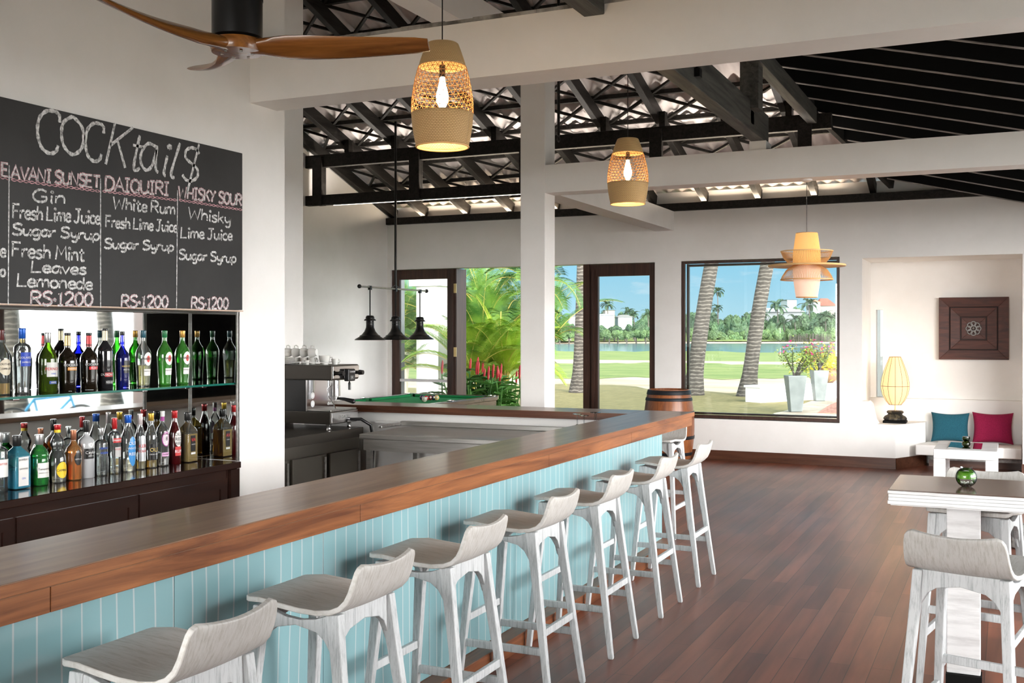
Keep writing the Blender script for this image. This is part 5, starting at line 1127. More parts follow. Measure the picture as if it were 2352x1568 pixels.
bottle('clear vodka bottle with red banner label and red cap', 263, 1081, XC, ZC, 0.318, 0.036, 'straight', CLEAR, RED, 0.2, (0.9, 0.94, 0.95), 0.3, [('rect', flat((0.45, 0.02, 0.02)), 0.56, 0.64, 0.85, [('SMIRNOFF', 0.05, 0.60, LW)]), ('rect', flat((0.45, 0.45, 0.44)), 0.30, 0.48, 0.55, [('VODKA', 0.04, 0.44, LR)])], gl_)
bottle('clear rum bottle with tall sea-blue label and blue cap', 294, 1077, XC, ZC, 0.328, 0.043, 'slim', CLEAR, BLU, 0.14, (0.88, 0.82, 0.70), 0.22, [('oval', BLUL, 0.10, 0.62, 0.62, [('OLD', 0.08, 0.50, LW), ('WHITE', 0.062, 0.41, LW), ('REEF', 0.075, 0.31, LW)])], gl_)
bottle('slim clear vodka bottle with silver label and red lettering', 322, 1073, XC, ZC, 0.329, 0.031, 'slim', CLEAR, flat((0.70, 0.62, 0.62), 0.3, 0.5), 0.2, (0.90, 0.70, 0.30), 0.17, [('rect', SLV, 0.15, 0.60, 0.85, [('KERS', 0.085, 0.42, LR), ('VODKA', 0.062, 0.33, LR)])], gl_)
bottle('clear bottle with black and gold label and gold cap', 347, 1070, XC, ZC, 0.326, 0.036, 'slim', CLEAR, GLD, 0.14, (0.90, 0.58, 0.12), 0.14, [('rect', BLK, 0.16, 0.44, 0.9, [('OLD', 0.10, 0.33, LG), ('SPECIAL ARRACK', 0.028, 0.25, LW)])], gl_)
bottle('clear bottle with round pink-rimmed label and purple and white cap', 373, 1067, XC, ZC, 0.332, 0.037, 'round', CLEAR, W_, 0.10, (0.85, 0.78, 0.72), 0.24, [('oval', PUR, 0.36, 0.63, 0.78, []), ('oval', W_, 0.375, 0.615, 0.70, [('8', 0.10, 0.50, LK), ('ROCKLAND', 0.03, 0.58, LK)]), ('rect', flat((0.75, 0.40, 0.65)), 0.18, 0.25, 0.75, [('PREMIUM', 0.035, 0.215, LK)])], gl_, foil=(PUR, 0.82, 0.90))
bottle('dark red rum bottle with white scroll label and red cap', 401, 1062, XC, ZC, 0.328, 0.038, 'slim', (0.045, 0.003, 0.004), RED, 0.14, None, 0, [('oval', flat((0.60, 0.58, 0.56)), 0.33, 0.63, 0.7, [('OLD', 0.085, 0.56, LK), ('RED', 0.085, 0.47, LK), ('REEF', 0.07, 0.39, LK)]), ('rect', flat((0.50, 0.03, 0.03)), 0.16, 0.33, 0.6, [('RUM', 0.08, 0.24, LW)])], gl_, solid=True)
bottle('clear bottle of amber spirit with black label, nearest the side mirror', 431, 1056, XC, ZC, 0.309, 0.047, 'square', CLEAR, BLK, 0.16, (0.88, 0.50, 0.06), 0.57, [('rect', BLK, 0.22, 0.54, 0.42, [('VA', 0.10, 0.45, LR), ('RESERVE', 0.028, 0.36, LW)]), ('rect', W_, 0.16, 0.20, 0.42, [])], gl_)
XS, ZS = -4.62, 1.3885
bottle('clear whiskey liqueur bottle with cream label and amber remains at the left edge', 3, 902, XS, ZS, 0.330, 0.043, 'aperitif', CLEAR, flat((0.10, 0.02, 0.02), 0.3), 0.16, (0.92, 0.55, 0.10), 0.18, [('oval', flat((0.62, 0.55, 0.42)), 0.30, 0.55, 0.85, [('SOUTHERN', 0.045, 0.47, LK), ('COMFORT', 0.045, 0.40, LK)])], gu_)
bottle('clear vodka bottle with square blue label and blue cap', 51, 896, XS, ZS, 0.338, 0.042, 'absolute', CLEAR, BLU, 0.16, (0.90, 0.94, 0.95), 0.42, [('rect', flat((0.02, 0.06, 0.42)), 0.42, 0.63, 0.75, [('ISOLABELLA', 0.045, 0.55, LW), ('SAMBUCA', 0.035, 0.48, LW)])], gu_)
bottle('green aniseed bottle with white and red label and silver neck', 110, 892, XS, ZS, 0.315, 0.048, 'aperitif', (0.16, 0.30, 0.02), SIL, 0.17, (0.04, 0.07, 0.008), 0.50, [('rect', flat((0.60, 0.60, 0.58)), 0.26, 0.50, 0.72, [('PERNOD', 0.07, 0.39, LR), ('PARIS', 0.035, 0.31, LB)]), ('rect', flat((0.02, 0.06, 0.25)), 0.14, 0.19, 0.45, [('ANISE', 0.035, 0.165, LW)])], gu_)
bottle('black port bottle with orange band and black cap', 155, 890, XS, ZS, 0.314, 0.050, 'port', (0.010, 0.007, 0.004), BLK, 0.05, None, 0, [('rect', flat((0.65, 0.28, 0.03)), 0.355, 0.41, 0.60, [('TAWNY', 0.05, 0.382, LW)]), ('rect', DKB, 0.42, 0.47, 0.62, [('COCKBURNS', 0.055, 0.445, LW)])], gu_, solid=True, foil=(flat((0.45, 0.32, 0.12), 0.3, 0.7), 0.78, 0.95))
bottle('black port bottle with red band and red neck seal', 204, 889, XS, ZS, 0.314, 0.048, 'port', (0.010, 0.007, 0.004), BLK, 0.05, None, 0, [('rect', flat((0.62, 0.02, 0.03)), 0.355, 0.41, 0.60, [('RUBY', 0.05, 0.382, LW)]), ('rect', DKB, 0.42, 0.47, 0.62, [('COCKBURNS', 0.055, 0.445, LW)])], gu_, solid=True, foil=(RED, 0.76, 0.95))
bottle('tall black aperitif bottle with slanting red stripe and gold neck', 241, 886, XS, ZS, 0.338, 0.042, 'wine', (0.014, 0.014, 0.016), BLK, 0.04, None, 0, [('rect', flat((0.45, 0.03, 0.03)), 0.20, 0.27, 0.65, [('DUBONNET', 0.055, 0.235, LW)]), ('rect', DKB, 0.08, 0.14, 0.6, [('ROUGE', 0.04, 0.11, LW)])], gu_, solid=True, foil=(flat((0.50, 0.42, 0.28), 0.3, 0.7), 0.80, 0.96))
bottle('cobalt blue sherry bottle with small black and gold crest label', 281, 884, XS, ZS, 0.322, 0.041, 'port', (0.02, 0.03, 0.42), BLK, 0.07, (0.006, 0.006, 0.04), 0.60, [('rect', BLK, 0.26, 0.48, 0.45, [('HARVEYS', 0.045, 0.38, LG), ('BRISTOL', 0.035, 0.32, LW)])], gu_)
for px, py, gls, liq, lv, cp, lab, X_ in ((329, 880, CLEAR, (0.86, 0.82, 0.40), 0.38, TEAL, 'clear vermouth bottle with pale yellow wine and oval white label', -4.62),
                                (378, 879, (0.10, 0.62, 0.06), (0.05, 0.50, 0.03), 0.45, GRN, 'green vermouth bottle with green cap and oval white label', -4.60),
                                (419, 877, (0.10, 0.62, 0.06), (0.012, 0.03, 0.006), 0.40, flat((0.52, 0.28, 0.06), 0.3, 0.6), 'green vermouth bottle with gold cap and dark wine', -4.60)):
    bottle(lab, px, py, X_, ZS, 0.328, 0.046, 'vermouth', gls, cp, 0.13, liq, lv, [('oval', W_, 0.37, 0.61, 0.60, []), ('oval', flat((0.60, 0.03, 0.02)), 0.43, 0.55, 0.26, []), ('rect', W_, 0.19, 0.31, 0.58, [('VERMOUTH', 0.03, 0.27, LK)])], gu_)
    c = [o for o in bpy.data.objects if o.get('label') == lab][0]; ov = [k for k in c.children if k.name.startswith('label')][1]
    vs, fs = text_flat('MARTINI', 0.062 * 0.328); q = MB()
    for a, b_, _c in vs: R_ = pr_at('vermouth', 0.49 + b_ / 0.328) * 0.046 + 0.0028; q.v.append((R_ * math.cos(a / R_ - 0.12), R_ * math.sin(a / R_ - 0.12), 0.49 * 0.328 + b_))
    q.f = fs; q.build('lettering', LK, ov, world=False, fix=False)
# ================================================================== OUTSIDE
def ground(name, pts, z, m, dens=0):
    mb = MB(); mb.v = [(p[0], p[1], z) for p in pts]; mb.f = [tuple(range(len(pts)))]
    return mb
M_lawn = mat('dry_lawn', (0.20, 0.20, 0.07), 0.95); noise_col(M_lawn, (0.12, 0.11, 0.03), (0.40, 0.32, 0.14), 5, detail=12, rough=0.85, lo=0.32, hi=0.66, bump=0.3)
M_sand = mat('pale_sand', (0.78, 0.62, 0.42), 0.95); noise_col(M_sand, (0.50, 0.385, 0.25), (0.66, 0.53, 0.37), 0.35, (0.5, 2, 1), 8, bump=0.1)
M_meadow = mat('meadow_grass', (0.22, 0.33, 0.07), 0.95); noise_col(M_meadow, (0.11, 0.19, 0.03), (0.34, 0.35, 0.11), 0.55, (0.6, 1.6, 1), 10, 0.75, 0.35, 0.7, bump=0.3)
M_lake = mat('lake_water', (0.16, 0.27, 0.31), 0.12, spec=0.5); noise_col(M_lake, (0.13, 0.23, 0.27), (0.20, 0.32, 0.36), 0.05, (0.3, 3, 1), 4, bump=0.15)
M_pave = mat('stone_paving', (0.55, 0.44, 0.33), 0.9); noise_col(M_pave, (0.38, 0.29, 0.21), (0.68, 0.58, 0.45), 1.8, bump=0.2)
M_gravel = mat('red_gravel', (0.50, 0.22, 0.15), 0.95); noise_col(M_gravel, (0.28, 0.09, 0.06), (0.68, 0.36, 0.26), 14, bump=0.5)
r_ = random.Random(21)
def edge_line(d, u0, u1, n, jit, seed):
    """points on the ground d metres out, from left to right of the view, with a ragged line"""
    q = random.Random(seed); out_ = []; ph = q.uniform(0, 6)
    for i in range(n + 1):
        u = u0 + (u1 - u0) * i / n; dd = (d(u) if callable(d) else d) * (1 + jit * (0.5 * math.sin(i * 0.7 + ph) + 0.3 * math.sin(i * 1.9 + 2 * ph) + q.uniform(-0.4, 0.4)))
        out_.append((dd * (CT * u - ST), dd * (ST * u + CT)))
    return out_
def strip(name, d0, d1, z0, z1, m, j0=0.0, j1=0.0, seed=1, u0=-1.3, u1=1.3, n=160):
    a = edge_line(d0, u0, u1, n, j0, seed); b_ = edge_line(d1, u0, u1, n, j1, seed + 50)
    mb = MB(); mb.v = [(p[0], p[1], z0) for p in a] + [(p[0], p[1], z1) for p in b_]
    k = n + 1; mb.f = [(i, i + 1, k + i + 1, k + i) for i in range(n)]
    return struct(name, mb, m, fix=False)
# one big base of sand under everything, grass and water on top
bs = MB().box(-420, 420, -60, 70, -1.2, -0.14)
struct('ground', bs, M_sand)
struct('ground', MB().box(2.5, 60, -60, 60, -0.139, -0.08), mat('bounce_paving', (0.80, 0.76, 0.69), 0.9))  # ground outside the right windows, whitened to bounce light up indoors
strip('lawn', 12.0, lambda u: 31.5 + 3.0 * math.sin(u * 9 + 1.2) + (2.5 if u < 0.12 else 0), -0.10, -0.06, M_lawn, 0, 0.02, 3, -1.3, 0.62)
strip('lawn', 44.0, lambda u: 112.0 - 55 * max(0, u - 0.12), -0.13, -0.16, M_meadow, 0.035, 0.05, 9)
strip('ground', 60.0, 330.0, -0.50, -2.2, M_sand, 0, 0, 5)
strip('lawn', 62.0, lambda u: 116 - 30 * max(0, u - 0.1) * 2, -0.40, -0.75, M_meadow, 0.0, 0.06, 12)
strip('lake', 128.0, 300.0, -0.9, -0.9, M_lake, 0, 0, 7)
strip('far_bank', lambda u: 268.0 - 30 * max(0, 0.12 - u) * 6, 400.0, -0.85, 1.5, M_sand, 0.004, 0, 15)
strip('far_bank', lambda u: 283.0 - 30 * max(0, 0.12 - u) * 6, 420.0, -0.35, 6.0, M_meadow, 0.004, 0, 16)
M_trunk = mat('palm_trunk', (0.20, 0.18, 0.15), 0.9)
t = M_trunk.node_tree; b = bsdf(M_trunk)
tcn = N(t, 'ShaderNodeTexCoord'); wv = N(t, 'ShaderNodeTexWave', bands_direction='Z'); wv.inputs['Scale'].default_value = 3.0; wv.inputs['Distortion'].default_value = 3.5; wv.inputs['Detail'].default_value = 4; wv.inputs['Detail Scale'].default_value = 2
t.links.new(tcn.outputs['Object'], wv.inputs['Vector'])
rr_ = N(t, 'ShaderNodeValToRGB'); rr_.color_ramp.elements[0].color = (0.15, 0.135, 0.115, 1); rr_.color_ramp.elements[0].position = 0.05; rr_.color_ramp.elements[1].color = (0.055, 0.048, 0.040, 1); rr_.color_ramp.elements[1].position = 0.3
t.links.new(wv.outputs['Fac'], rr_.inputs[0])
nn_ = N(t, 'ShaderNodeTexNoise'); nn_.inputs['Scale'].default_value = 9; nn_.inputs['Detail'].default_value = 6; t.links.new(tcn.outputs['Object'], nn_.inputs['Vector'])
mx_ = N(t, 'ShaderNodeMixRGB', blend_type='OVERLAY'); mx_.inputs[0].default_value = 0.8; t.links.new(rr_.outputs[0], mx_.inputs[1]); t.links.new(nn_.outputs['Fac'], mx_.inputs[2]); t.links.new(mx_.outputs[0], b.inputs['Base Color'])
def foliage(name, c1, c2, scale=2.0, trans=True):
    m = mat(name, c1, 0.7); noise_col(m, c1, c2, scale, detail=6)
    t = m.node_tree; b = bsdf(m); oi = N(t, 'ShaderNodeObjectInfo'); hs_ = N(t, 'ShaderNodeHueSaturation'); mr_ = N(t, 'ShaderNodeMapRange'); mr_.inputs['To Min'].default_value = 0.72; mr_.inputs['To Max'].default_value = 1.28
    src = b.inputs['Base Color'].links[0].from_socket
    t.links.new(oi.outputs['Random'], mr_.inputs['Value']); t.links.new(mr_.outputs[0], hs_.inputs['Value']); t.links.new(src, hs_.inputs['Color']); t.links.new(hs_.outputs[0], b.inputs['Base Color'])
    return m
M_far = foliage('far_foliage', (0.022, 0.055, 0.030), (0.075, 0.13, 0.050), 0.8)
M_shrub = foliage('shore_shrubs', (0.045, 0.09, 0.035), (0.12, 0.19, 0.065), 0.9)
M_farpalm = foliage('far_palm_leaf', (0.025, 0.06, 0.035), (0.07, 0.115, 0.05), 1.0)
M_areca = foliage('areca_leaf', (0.12, 0.27, 0.015), (0.40, 0.50, 0.045), 1.6)
M_areca2 = foliage('dark_palm_leaf', (0.035, 0.12, 0.015), (0.15, 0.27, 0.03), 1.6)
M_coco = foliage('coconut_leaf', (0.03, 0.12, 0.03), (0.17, 0.28, 0.04), 2.0)
M_gingerleaf = foliage('ginger_leaf', (0.05, 0.17, 0.03), (0.16, 0.36, 0.07), 3.0)
M_bough = foliage('bougainvillea_leaf', (0.10, 0.20, 0.03), (0.30, 0.36, 0.07), 8.0)
M_yellowleaf = foliage('golden_leaf', (0.55, 0.50, 0.03), (0.90, 0.80, 0.10), 6.0)
M_redspike = mat('red_flower_spike', (0.50, 0.025, 0.03), 0.5); M_pink = mat('magenta_flower', (0.70, 0.02, 0.22), 0.6)
M_stem = mat('palm_stalk', (0.62, 0.50, 0.12), 0.6); M_greystem = mat('areca_stem', (0.48, 0.44, 0.34), 0.8)
# ---- palms
def frond(mb, st_mb, base, az, el, L, droop, nl, ll, lw, rr=0.012):
    p = Vector(base); pts = [p.copy()]; d = Vector((math.cos(az) * math.cos(el), math.sin(az) * math.cos(el), math.sin(el))); seg = 14
    for i in range(seg):
        d = (d + Vector((0, 0, -droop / seg * (0.4 + 1.2 * i / seg)))).normalized(); p = p + d * (L / seg); pts.append(p.copy())
    st_mb.tube(pts, [rr * (1 - 0.85 * i / seg) for i in range(seg + 1)], 5)
    for k in range(nl):
        f = 0.14 + 0.86 * k / nl; x = f * seg; i = min(int(x), seg - 1); q = pts[i].lerp(pts[i + 1], x - i); dd = (pts[i + 1] - pts[i]).normalized()
        sd = dd.cross(Vector((0, 0, 1)))
        sd = sd.normalized() if sd.length > 1e-3 else Vector((1, 0, 0)); up = sd.cross(dd).normalized()
        l = ll * (0.35 + 0.65 * math.sin(PI * min(1, 0.18 + f * 0.80))) 
        for s_ in (1, -1):
            v = (sd * s_ * 0.80 + dd * 0.55 + up * 0.28).normalized(); e1 = q + v * l * 0.5; v2 = (v + Vector((0, 0, -0.55))).normalized(); e2 = e1 + v2 * l * 0.5
            w_ = dd * lw * 0.5; o = len(mb.v)
            mb.v += [tuple(q - w_ * 0.5), tuple(q + w_ * 0.5), tuple(e1 + w_), tuple(e1 - w_), tuple(e2)]; mb.f += [(o, o + 1, o + 2, o + 3), (o + 3, o + 2, o + 4)]
def trunk_mb(pts, rs, seg=14):
    return MB().tube(pts, rs, seg)
def curve_pts(a, b_, bow, n=16):
    a = Vector(a); b_ = Vector(b_); return [a.lerp(b_, i / n) + Vector(bow) * math.sin(PI * i / n) for i in range(n + 1)]
def coconut(label, base, top, bow, r0, r1, nf=16, seed=1, L=4.2, fr=None):
    t_ = thing('coconut_palm', label, 'palm tree', base, 'coconut palms on the lawn')
    pts = curve_pts(base, top, bow, 24); rs = []
    for i in range(25):
        f = i / 24; rs.append((r1 + (r0 - r1) * (1 - f) + 0.55 * r0 * max(0, 1 - f * 9) ** 1.5) * (1 + 0.012 * (i % 2)))
    trunk_mb(pts, rs, 18).build('trunk', M_trunk, t_, smooth=60)
    q = random.Random(seed)
    lf, sm = MB(), MB()
    for k in range(nf):
        a = 2 * PI * k / nf + q.uniform(-0.15, 0.15); frond(lf, sm, top, a, q.uniform(0.0, 1.0), L * q.uniform(0.85, 1.1), q.uniform(1.2, 2.2), 46, 0.75, 0.05, 0.04)
    if fr:
        for f_ in fr: frond(lf, sm, top, *f_)
    lf.build('fronds', M_coco, t_, fix=False); sm.build('frond_stalks', M_stem, t_, smooth=60)
    return t_
def gp(px, py, z=-0.08): return onZ(px, py, z)
def line_pts(px0, py0, px1, py1, d): return at(px0, py0, d), at(px1, py1, d)
dA = 1.78 * FPX / (908 - HY)
a_ = at(1590, 908, dA); b0 = at(1627, 470, dA * 1.02); b0.z = a_.z + 7.6; b0.x = a_.x + 0.9 * 1.35
coconut('thick leaning coconut palm at the left side of the picture window', (a_.x, a_.y, -0.10), (b0.x, b0.y, 7.5), (-0.15, 0, 0), 0.235, 0.165, 14, 3)
dB = 1.78 * FPX / (911 - HY)
a_ = at(1716, 911, dB); coconut('leaning coconut palm in the middle of the picture window', (a_.x, a_.y, -0.10), (a_.x + 1.55, a_.y + 0.3, 7.6), (-0.22, 0, 0), 0.205, 0.17, 14, 4)
dC = 1.78 * FPX / (902 - HY)
a_ = at(1328, 902, dC); tp = at(1334, 470, dC)
coconut('coconut palm trunk beside the folded door right of the pillar', (a_.x, a_.y, -0.10), (a_.x + 0.12, a_.y + 0.1, 7.4), (0.06, 0, 0), 0.19, 0.15, 14, 5)
# nearer small palm whose frond hangs in the doorway right of the pillar
sp_t = thing('hanging_palm', 'green palm frond arching down across the doorway right of the pillar', 'palm tree', at(1218, 905, 21), None)
bb = at(1222, 905, 21); bb.z = -0.1; tt = at(1226, 660, 21)
trunk_mb(curve_pts(bb, tt, (0.05, 0, 0), 10), [0.10 - 0.004 * i for i in range(11)], 10).build('trunk', M_trunk, sp_t, smooth=60)
lf, sm = MB(), MB()
for az, el, L, dr in ((0.25 - 0.42, 0.55, 1.35, 2.6), (0.5 - 0.42, 0.95, 1.5, 2.2), (1.4, 0.9, 1.2, 1.8), (2.6, 0.7, 1.2, 1.8), (-1.4, 0.8, 1.2, 2.0), (-0.42, 0.1, 1.0, 1.6), (3.6, 0.9, 1.1, 1.8), (-2.3, 0.6, 1.2, 1.8)):
    frond(lf, sm, tt, az, el, L, dr, 44, 0.42, 0.022, 0.014)
lf.build('fronds', M_coco, sp_t, fix=False); sm.build('frond_stalks', M_stem, sp_t, smooth=60)
# areca clump and its neighbours left of the pillar
def areca(label, px, py, d, hstem, nf, L, seed, m, stems=3, spread=0.25):
    base = at(px, py, d); base.z = -0.1; q = random.Random(seed)
    t_ = thing('areca_palm', label, 'palm tree', base, 'areca palms by the open doorway')
    for s_ in range(stems):
        bx = base + Vector((q.uniform(-spread, spread), q.uniform(-spread, spread), 0)); tp = bx + Vector((q.uniform(-0.25, 0.35), q.uniform(-0.2, 0.2), hstem * q.uniform(0.75, 1.1)))
        trunk_mb(curve_pts(bx, tp, (0.04, 0, 0), 8), [0.055] * 5 + [0.05, 0.048, 0.06, 0.035], 8).build('trunk', M_greystem, t_, smooth=60)
        lf, sm = MB(), MB()
        for k in range(nf): frond(lf, sm, tp, 2 * PI * k / nf + q.uniform(-0.3, 0.3), q.uniform(0.55, 1.40), L * q.uniform(0.75, 1.15), q.uniform(0.9, 2.0), 52, 0.40, 0.017, 0.012)
        lf.build('fronds', m, t_, fix=False); sm.build('frond_stalks', M_stem, t_, smooth=60)
areca('bright yellow-green areca palm clump left of the white pillar', 1105, 905, 19.0, 1.05, 10, 1.35, 5, M_areca, 4, 0.25)
areca('darker areca palm clump behind the folded glass door', 1050, 905, 21.5, 1.3, 12, 1.5, 8, M_areca2, 6, 0.8)
areca('tall dense areca palm behind the bright yellow-green clump', 1120, 900, 24.5, 1.9, 14, 1.9, 9, M_areca2, 7, 1.1)
areca('areca palm seen through the glass of the left door', 985, 905, 20.5, 1.2, 11, 1.4, 12, M_areca2, 3, 0.4)
areca('outer areca palm seen at the far left of the glass door', 930, 905, 25.0, 1.8, 11, 1.7, 13, M_areca2, 3, 0.5)
# short thick palm trunk behind the ginger
pb = at(1141, 905, 20.5); pb.z = -0.1; ptp = at(1152, 768, 20.7)
t_ = thing('stout_palm', 'stout pale palm trunk behind the red flower spikes', 'palm tree', pb)
trunk_mb(curve_pts(pb, ptp, (0, 0, 0), 8), [0.30, 0.235, 0.215, 0.20, 0.19, 0.18, 0.17, 0.165, 0.16], 16).build('trunk', M_trunk, t_, smooth=60)
lf, sm = MB(), MB(); q = random.Random(31)
for k in range(11): frond(lf, sm, ptp, 2 * PI * k / 11, q.uniform(0.4, 1.2), q.uniform(1.2, 1.8), q.uniform(1.6, 2.6), 40, 0.45, 0.03, 0.02)
lf.build('fronds', M_coco, t_, fix=False); sm.build('frond_stalks', M_stem, t_, smooth=60)
# red ginger clump
def leaf_quad(mb, p, d, l, w_):
    d = d.normalized(); s_ = d.cross(Vector((0, 0, 1))); s_ = s_.normalized() if s_.length > 1e-3 else Vector((1, 0, 0)); o = len(mb.v); m_ = p + d * l * 0.45; e = p + d * l + Vector((0, 0, -0.25 * l))
    mb.v += [tuple(p), tuple(m_ + s_ * w_ / 2), tuple(e), tuple(m_ - s_ * w_ / 2)]; mb.f += [(o, o + 1, o + 2, o + 3)]
def ginger(label, px, d, n, w_, h, seed, spikes):
    base = at(px, 910, d); base.z = -0.1; q = random.Random(seed); t_ = thing('red_ginger', label, 'flowering shrub', base, 'red ginger by the doorway')
    sm, lf = MB(), MB(); tops = []
    for i in range(n):
        b_ = base + Vector((q.gauss(0, w_ * 0.5), q.gauss(0, 0.25), 0)); tp = b_ + Vector((q.uniform(-0.25, 0.25), q.uniform(-0.25, 0.25), h * q.uniform(0.6, 1.1))); sm.tube([b_, b_.lerp(tp, 0.5) + Vector((0.03, 0, 0)), tp], 0.012, 5); tops.append(tp)
        for k in range(13):
            f = 0.2 + 0.8 * k / 13; a = k * 2.4 + i; leaf_quad(lf, b_.lerp(tp, f), Vector((math.cos(a), math.sin(a), 0.45)), q.uniform(0.24, 0.38), 0.11)
    sm.build('stems', M_gingerleaf, t_); lf.build('leaves', M_gingerleaf, t_, fix=False)
    for i, tp in enumerate(sorted(tops, key=lambda v: -v.z + q.uniform(0, 0.3))[:spikes]):
        MB().tube([tp + Vector((0, 0, -0.03)), tp + Vector((0, 0, 0.05)), tp + Vector((0.01, 0, 0.15)), tp + Vector((0.012, 0, 0.19))], [0.013, 0.021, 0.018, 0.004], 8).build('flower_spike', M_redspike, t_, smooth=60)
ginger('red-spiked ginger shrub in front of the bright areca palm', 1092, 17.6, 34, 0.42, 1.15, 3, 10)
ginger('red-spiked ginger shrub beside the corner of the pool table', 1148, 17.8, 30, 0.34, 1.05, 4, 11)
# white veranda post seen through the left door
tag(MB().box(-9.75, -9.30, 17.0, 17.4, -0.1, 3.2).box(-9.85, -9.2, 16.9, 17.5, 2.55, 2.75).build('veranda_post', M_plaster), 'white veranda post outside the left glass door', 'post')
tag(MB().box(-10.0, -9.85, 16.6, 16.75, -0.1, 3.2).build('drain_pipe', mat('grey_pipe', (0.16, 0.17, 0.18), 0.6)), 'dark grey post outside beside the white veranda post', 'post')
# ---- terrace with planters
wl0 = gp(1746, 926); dW = wl0.x * -ST + wl0.y * CT
low = MB(); c0 = at(1746, 925, dW); c1 = gp(1990, 913)
dirw = (Vector((c1.x, c1.y, 0)) - Vector((c0.x, c0.y, 0))).normalized(); nrm = Vector((-dirw.y, dirw.x, 0))
hwall = 41 * dW / FPX
lw_ = thing('garden_wall', 'low white garden wall with grey coping behind the planters', 'wall', (c0.x, c0.y, -0.1))
def slab(p, L, wdt, z0, z1, nm, m, par):
    q = MB(); a = Vector((p.x, p.y, 0)); b_ = a + dirw * L; q.prism([(a.x, a.y), (b_.x, b_.y), (b_.x + nrm.x * wdt, b_.y + nrm.y * wdt), (a.x + nrm.x * wdt, a.y + nrm.y * wdt)], z0, z1, 'Z'); return q.build(nm, m, par)
slab(c0, 5.0, 0.5, -0.1, hwall - 0.145, 'wall_face', M_white, lw_); slab(c0 - dirw * 0.03 - nrm * 0.03, 5.06, 0.56, hwall - 0.145, hwall - 0.09, 'coping', mat('grey_coping', (0.62, 0.62, 0.60), 0.8), lw_)
def patch(name, pxs, z, m, label, cat): # ground patch from photo outline
    q = MB(); q.prism([(gp(x, y, z).x, gp(x, y, z).y) for x, y in pxs], z - 0.05, z, 'Z'); return q.build(name, m)
o = patch('ground', [(1790, 955), (1775, 949), (1800, 944), (1850, 925), (1880, 915), (1990, 913), (1990, 956), (1900, 960), (1830, 958)], -0.045, M_pave, '', ''); o['kind'] = 'structure'
o = patch('ground', [(1877, 948), (1905, 930), (1926, 921), (1990, 919), (1990, 950)], -0.035, M_gravel, '', ''); o['kind'] = 'structure'
M_planter = mat('grey_glazed_planter', (0.29, 0.32, 0.31), 0.4); noise_col(M_planter, (0.17, 0.19, 0.188), (0.245, 0.27, 0.265), 4)
def planter(label, px0, px1, pyt, pyb, seed, flowers):
    b_ = gp((px0 + px1) / 2, pyb, -0.04); d = b_.x * -ST + b_.y * CT; wT = (px1 - px0) * d / FPX; h = (pyb - pyt) * d / FPX
    t_ = thing('planter', label, 'planter', b_, 'tall planters outside'); rings = []
    for z, s_ in ((0, 0.60), (h * 0.5, 0.80), (h, 1.0)):
        k = wT * s_ / 2 * 0.92; rings.append([(b_.x + u * k * CT - v * k * ST, b_.y + u * k * ST + v * k * CT, b_.z + z) for u, v in ((-1, -1), (1, -1), (1, 1), (-1, 1))])
    MB().loft(rings).build('pot', M_planter, t_, bevel=0.015)
    top = Vector((b_.x, b_.y, b_.z + h)); q = random.Random(seed); sm, lf, fl_ = MB(), MB(), MB()
    for i in range(9):
        e = top + Vector((q.uniform(-0.42, 0.42), q.uniform(-0.3, 0.3), q.uniform(0.35, 0.72))); s0 = top + Vector((q.uniform(-0.06, 0.06), q.uniform(-0.05, 0.05), -0.05)); md = s0.lerp(e, 0.5) + Vector((q.uniform(-0.08, 0.08), 0, 0)); sm.tube([s0, md, e], [0.022, 0.014, 0.006], 6)
        for k in range(70):
            p = s0.lerp(e, q.uniform(0.45, 1.05)) + Vector((q.gauss(0, 0.075), q.gauss(0, 0.075), q.gauss(0, 0.075))); leaf_quad(lf, p, Vector((q.uniform(-1, 1), q.uniform(-1, 1), q.uniform(-0.3, 0.9))), 0.075, 0.05)
        for k in range(flowers):
            p = e + Vector((q.gauss(0, 0.07), q.gauss(0, 0.07), q.gauss(0.02, 0.06)))
            for j in range(3): leaf_quad(fl_, p, Vector((q.uniform(-1, 1), q.uniform(-1, 1), q.uniform(-0.2, 1))), 0.06, 0.055)
    sm.build('branches', M_trunk, t_, smooth=60); lf.build('leaves', M_bough, t_, fix=False); fl_.build('flowers', M_pink, t_, fix=False)
planter('nearer tall tapered grey planter with pink-flowered shrub', 1803, 1850, 862, 945, 2, 3)
planter('farther tall tapered grey planter with magenta flowers by the yellow shrub', 1862, 1901, 850, 920, 6, 6)
yb = Vector((gp(1917, 917.5).x, gp(1917, 917.5).y, 0)) + nrm * 0.28; zt_ = hwall - 0.09
ys_ = thing('round_pot_shrub', 'golden yellow shrub in a round clay pot on the garden wall', 'shrub', (yb.x, yb.y, zt_))
MB().lathe([(0.17, 0), (0.28, 0.10), (0.31, 0.22), (0.27, 0.33), (0.24, 0.36), (0.27, 0.40), (0.22, 0.40), (0.02, 0.38)], 24, (yb.x, yb.y, zt_)).build('pot', mat('clay_pot', (0.26, 0.16, 0.10), 0.6), ys_, smooth=50)
lf = MB(); q = random.Random(8)
for i in range(900):
    p = Vector((yb.x - 0.1 + q.gauss(0, 0.28), yb.y + q.gauss(0, 0.22), zt_ + 0.55 + q.gauss(0, 0.17))); leaf_quad(lf, p, Vector((q.uniform(-1, 1), q.uniform(-1, 1), q.uniform(-0.3, 1))), 0.12, 0.065)
lf.build('leaves', M_yellowleaf, ys_, fix=False)
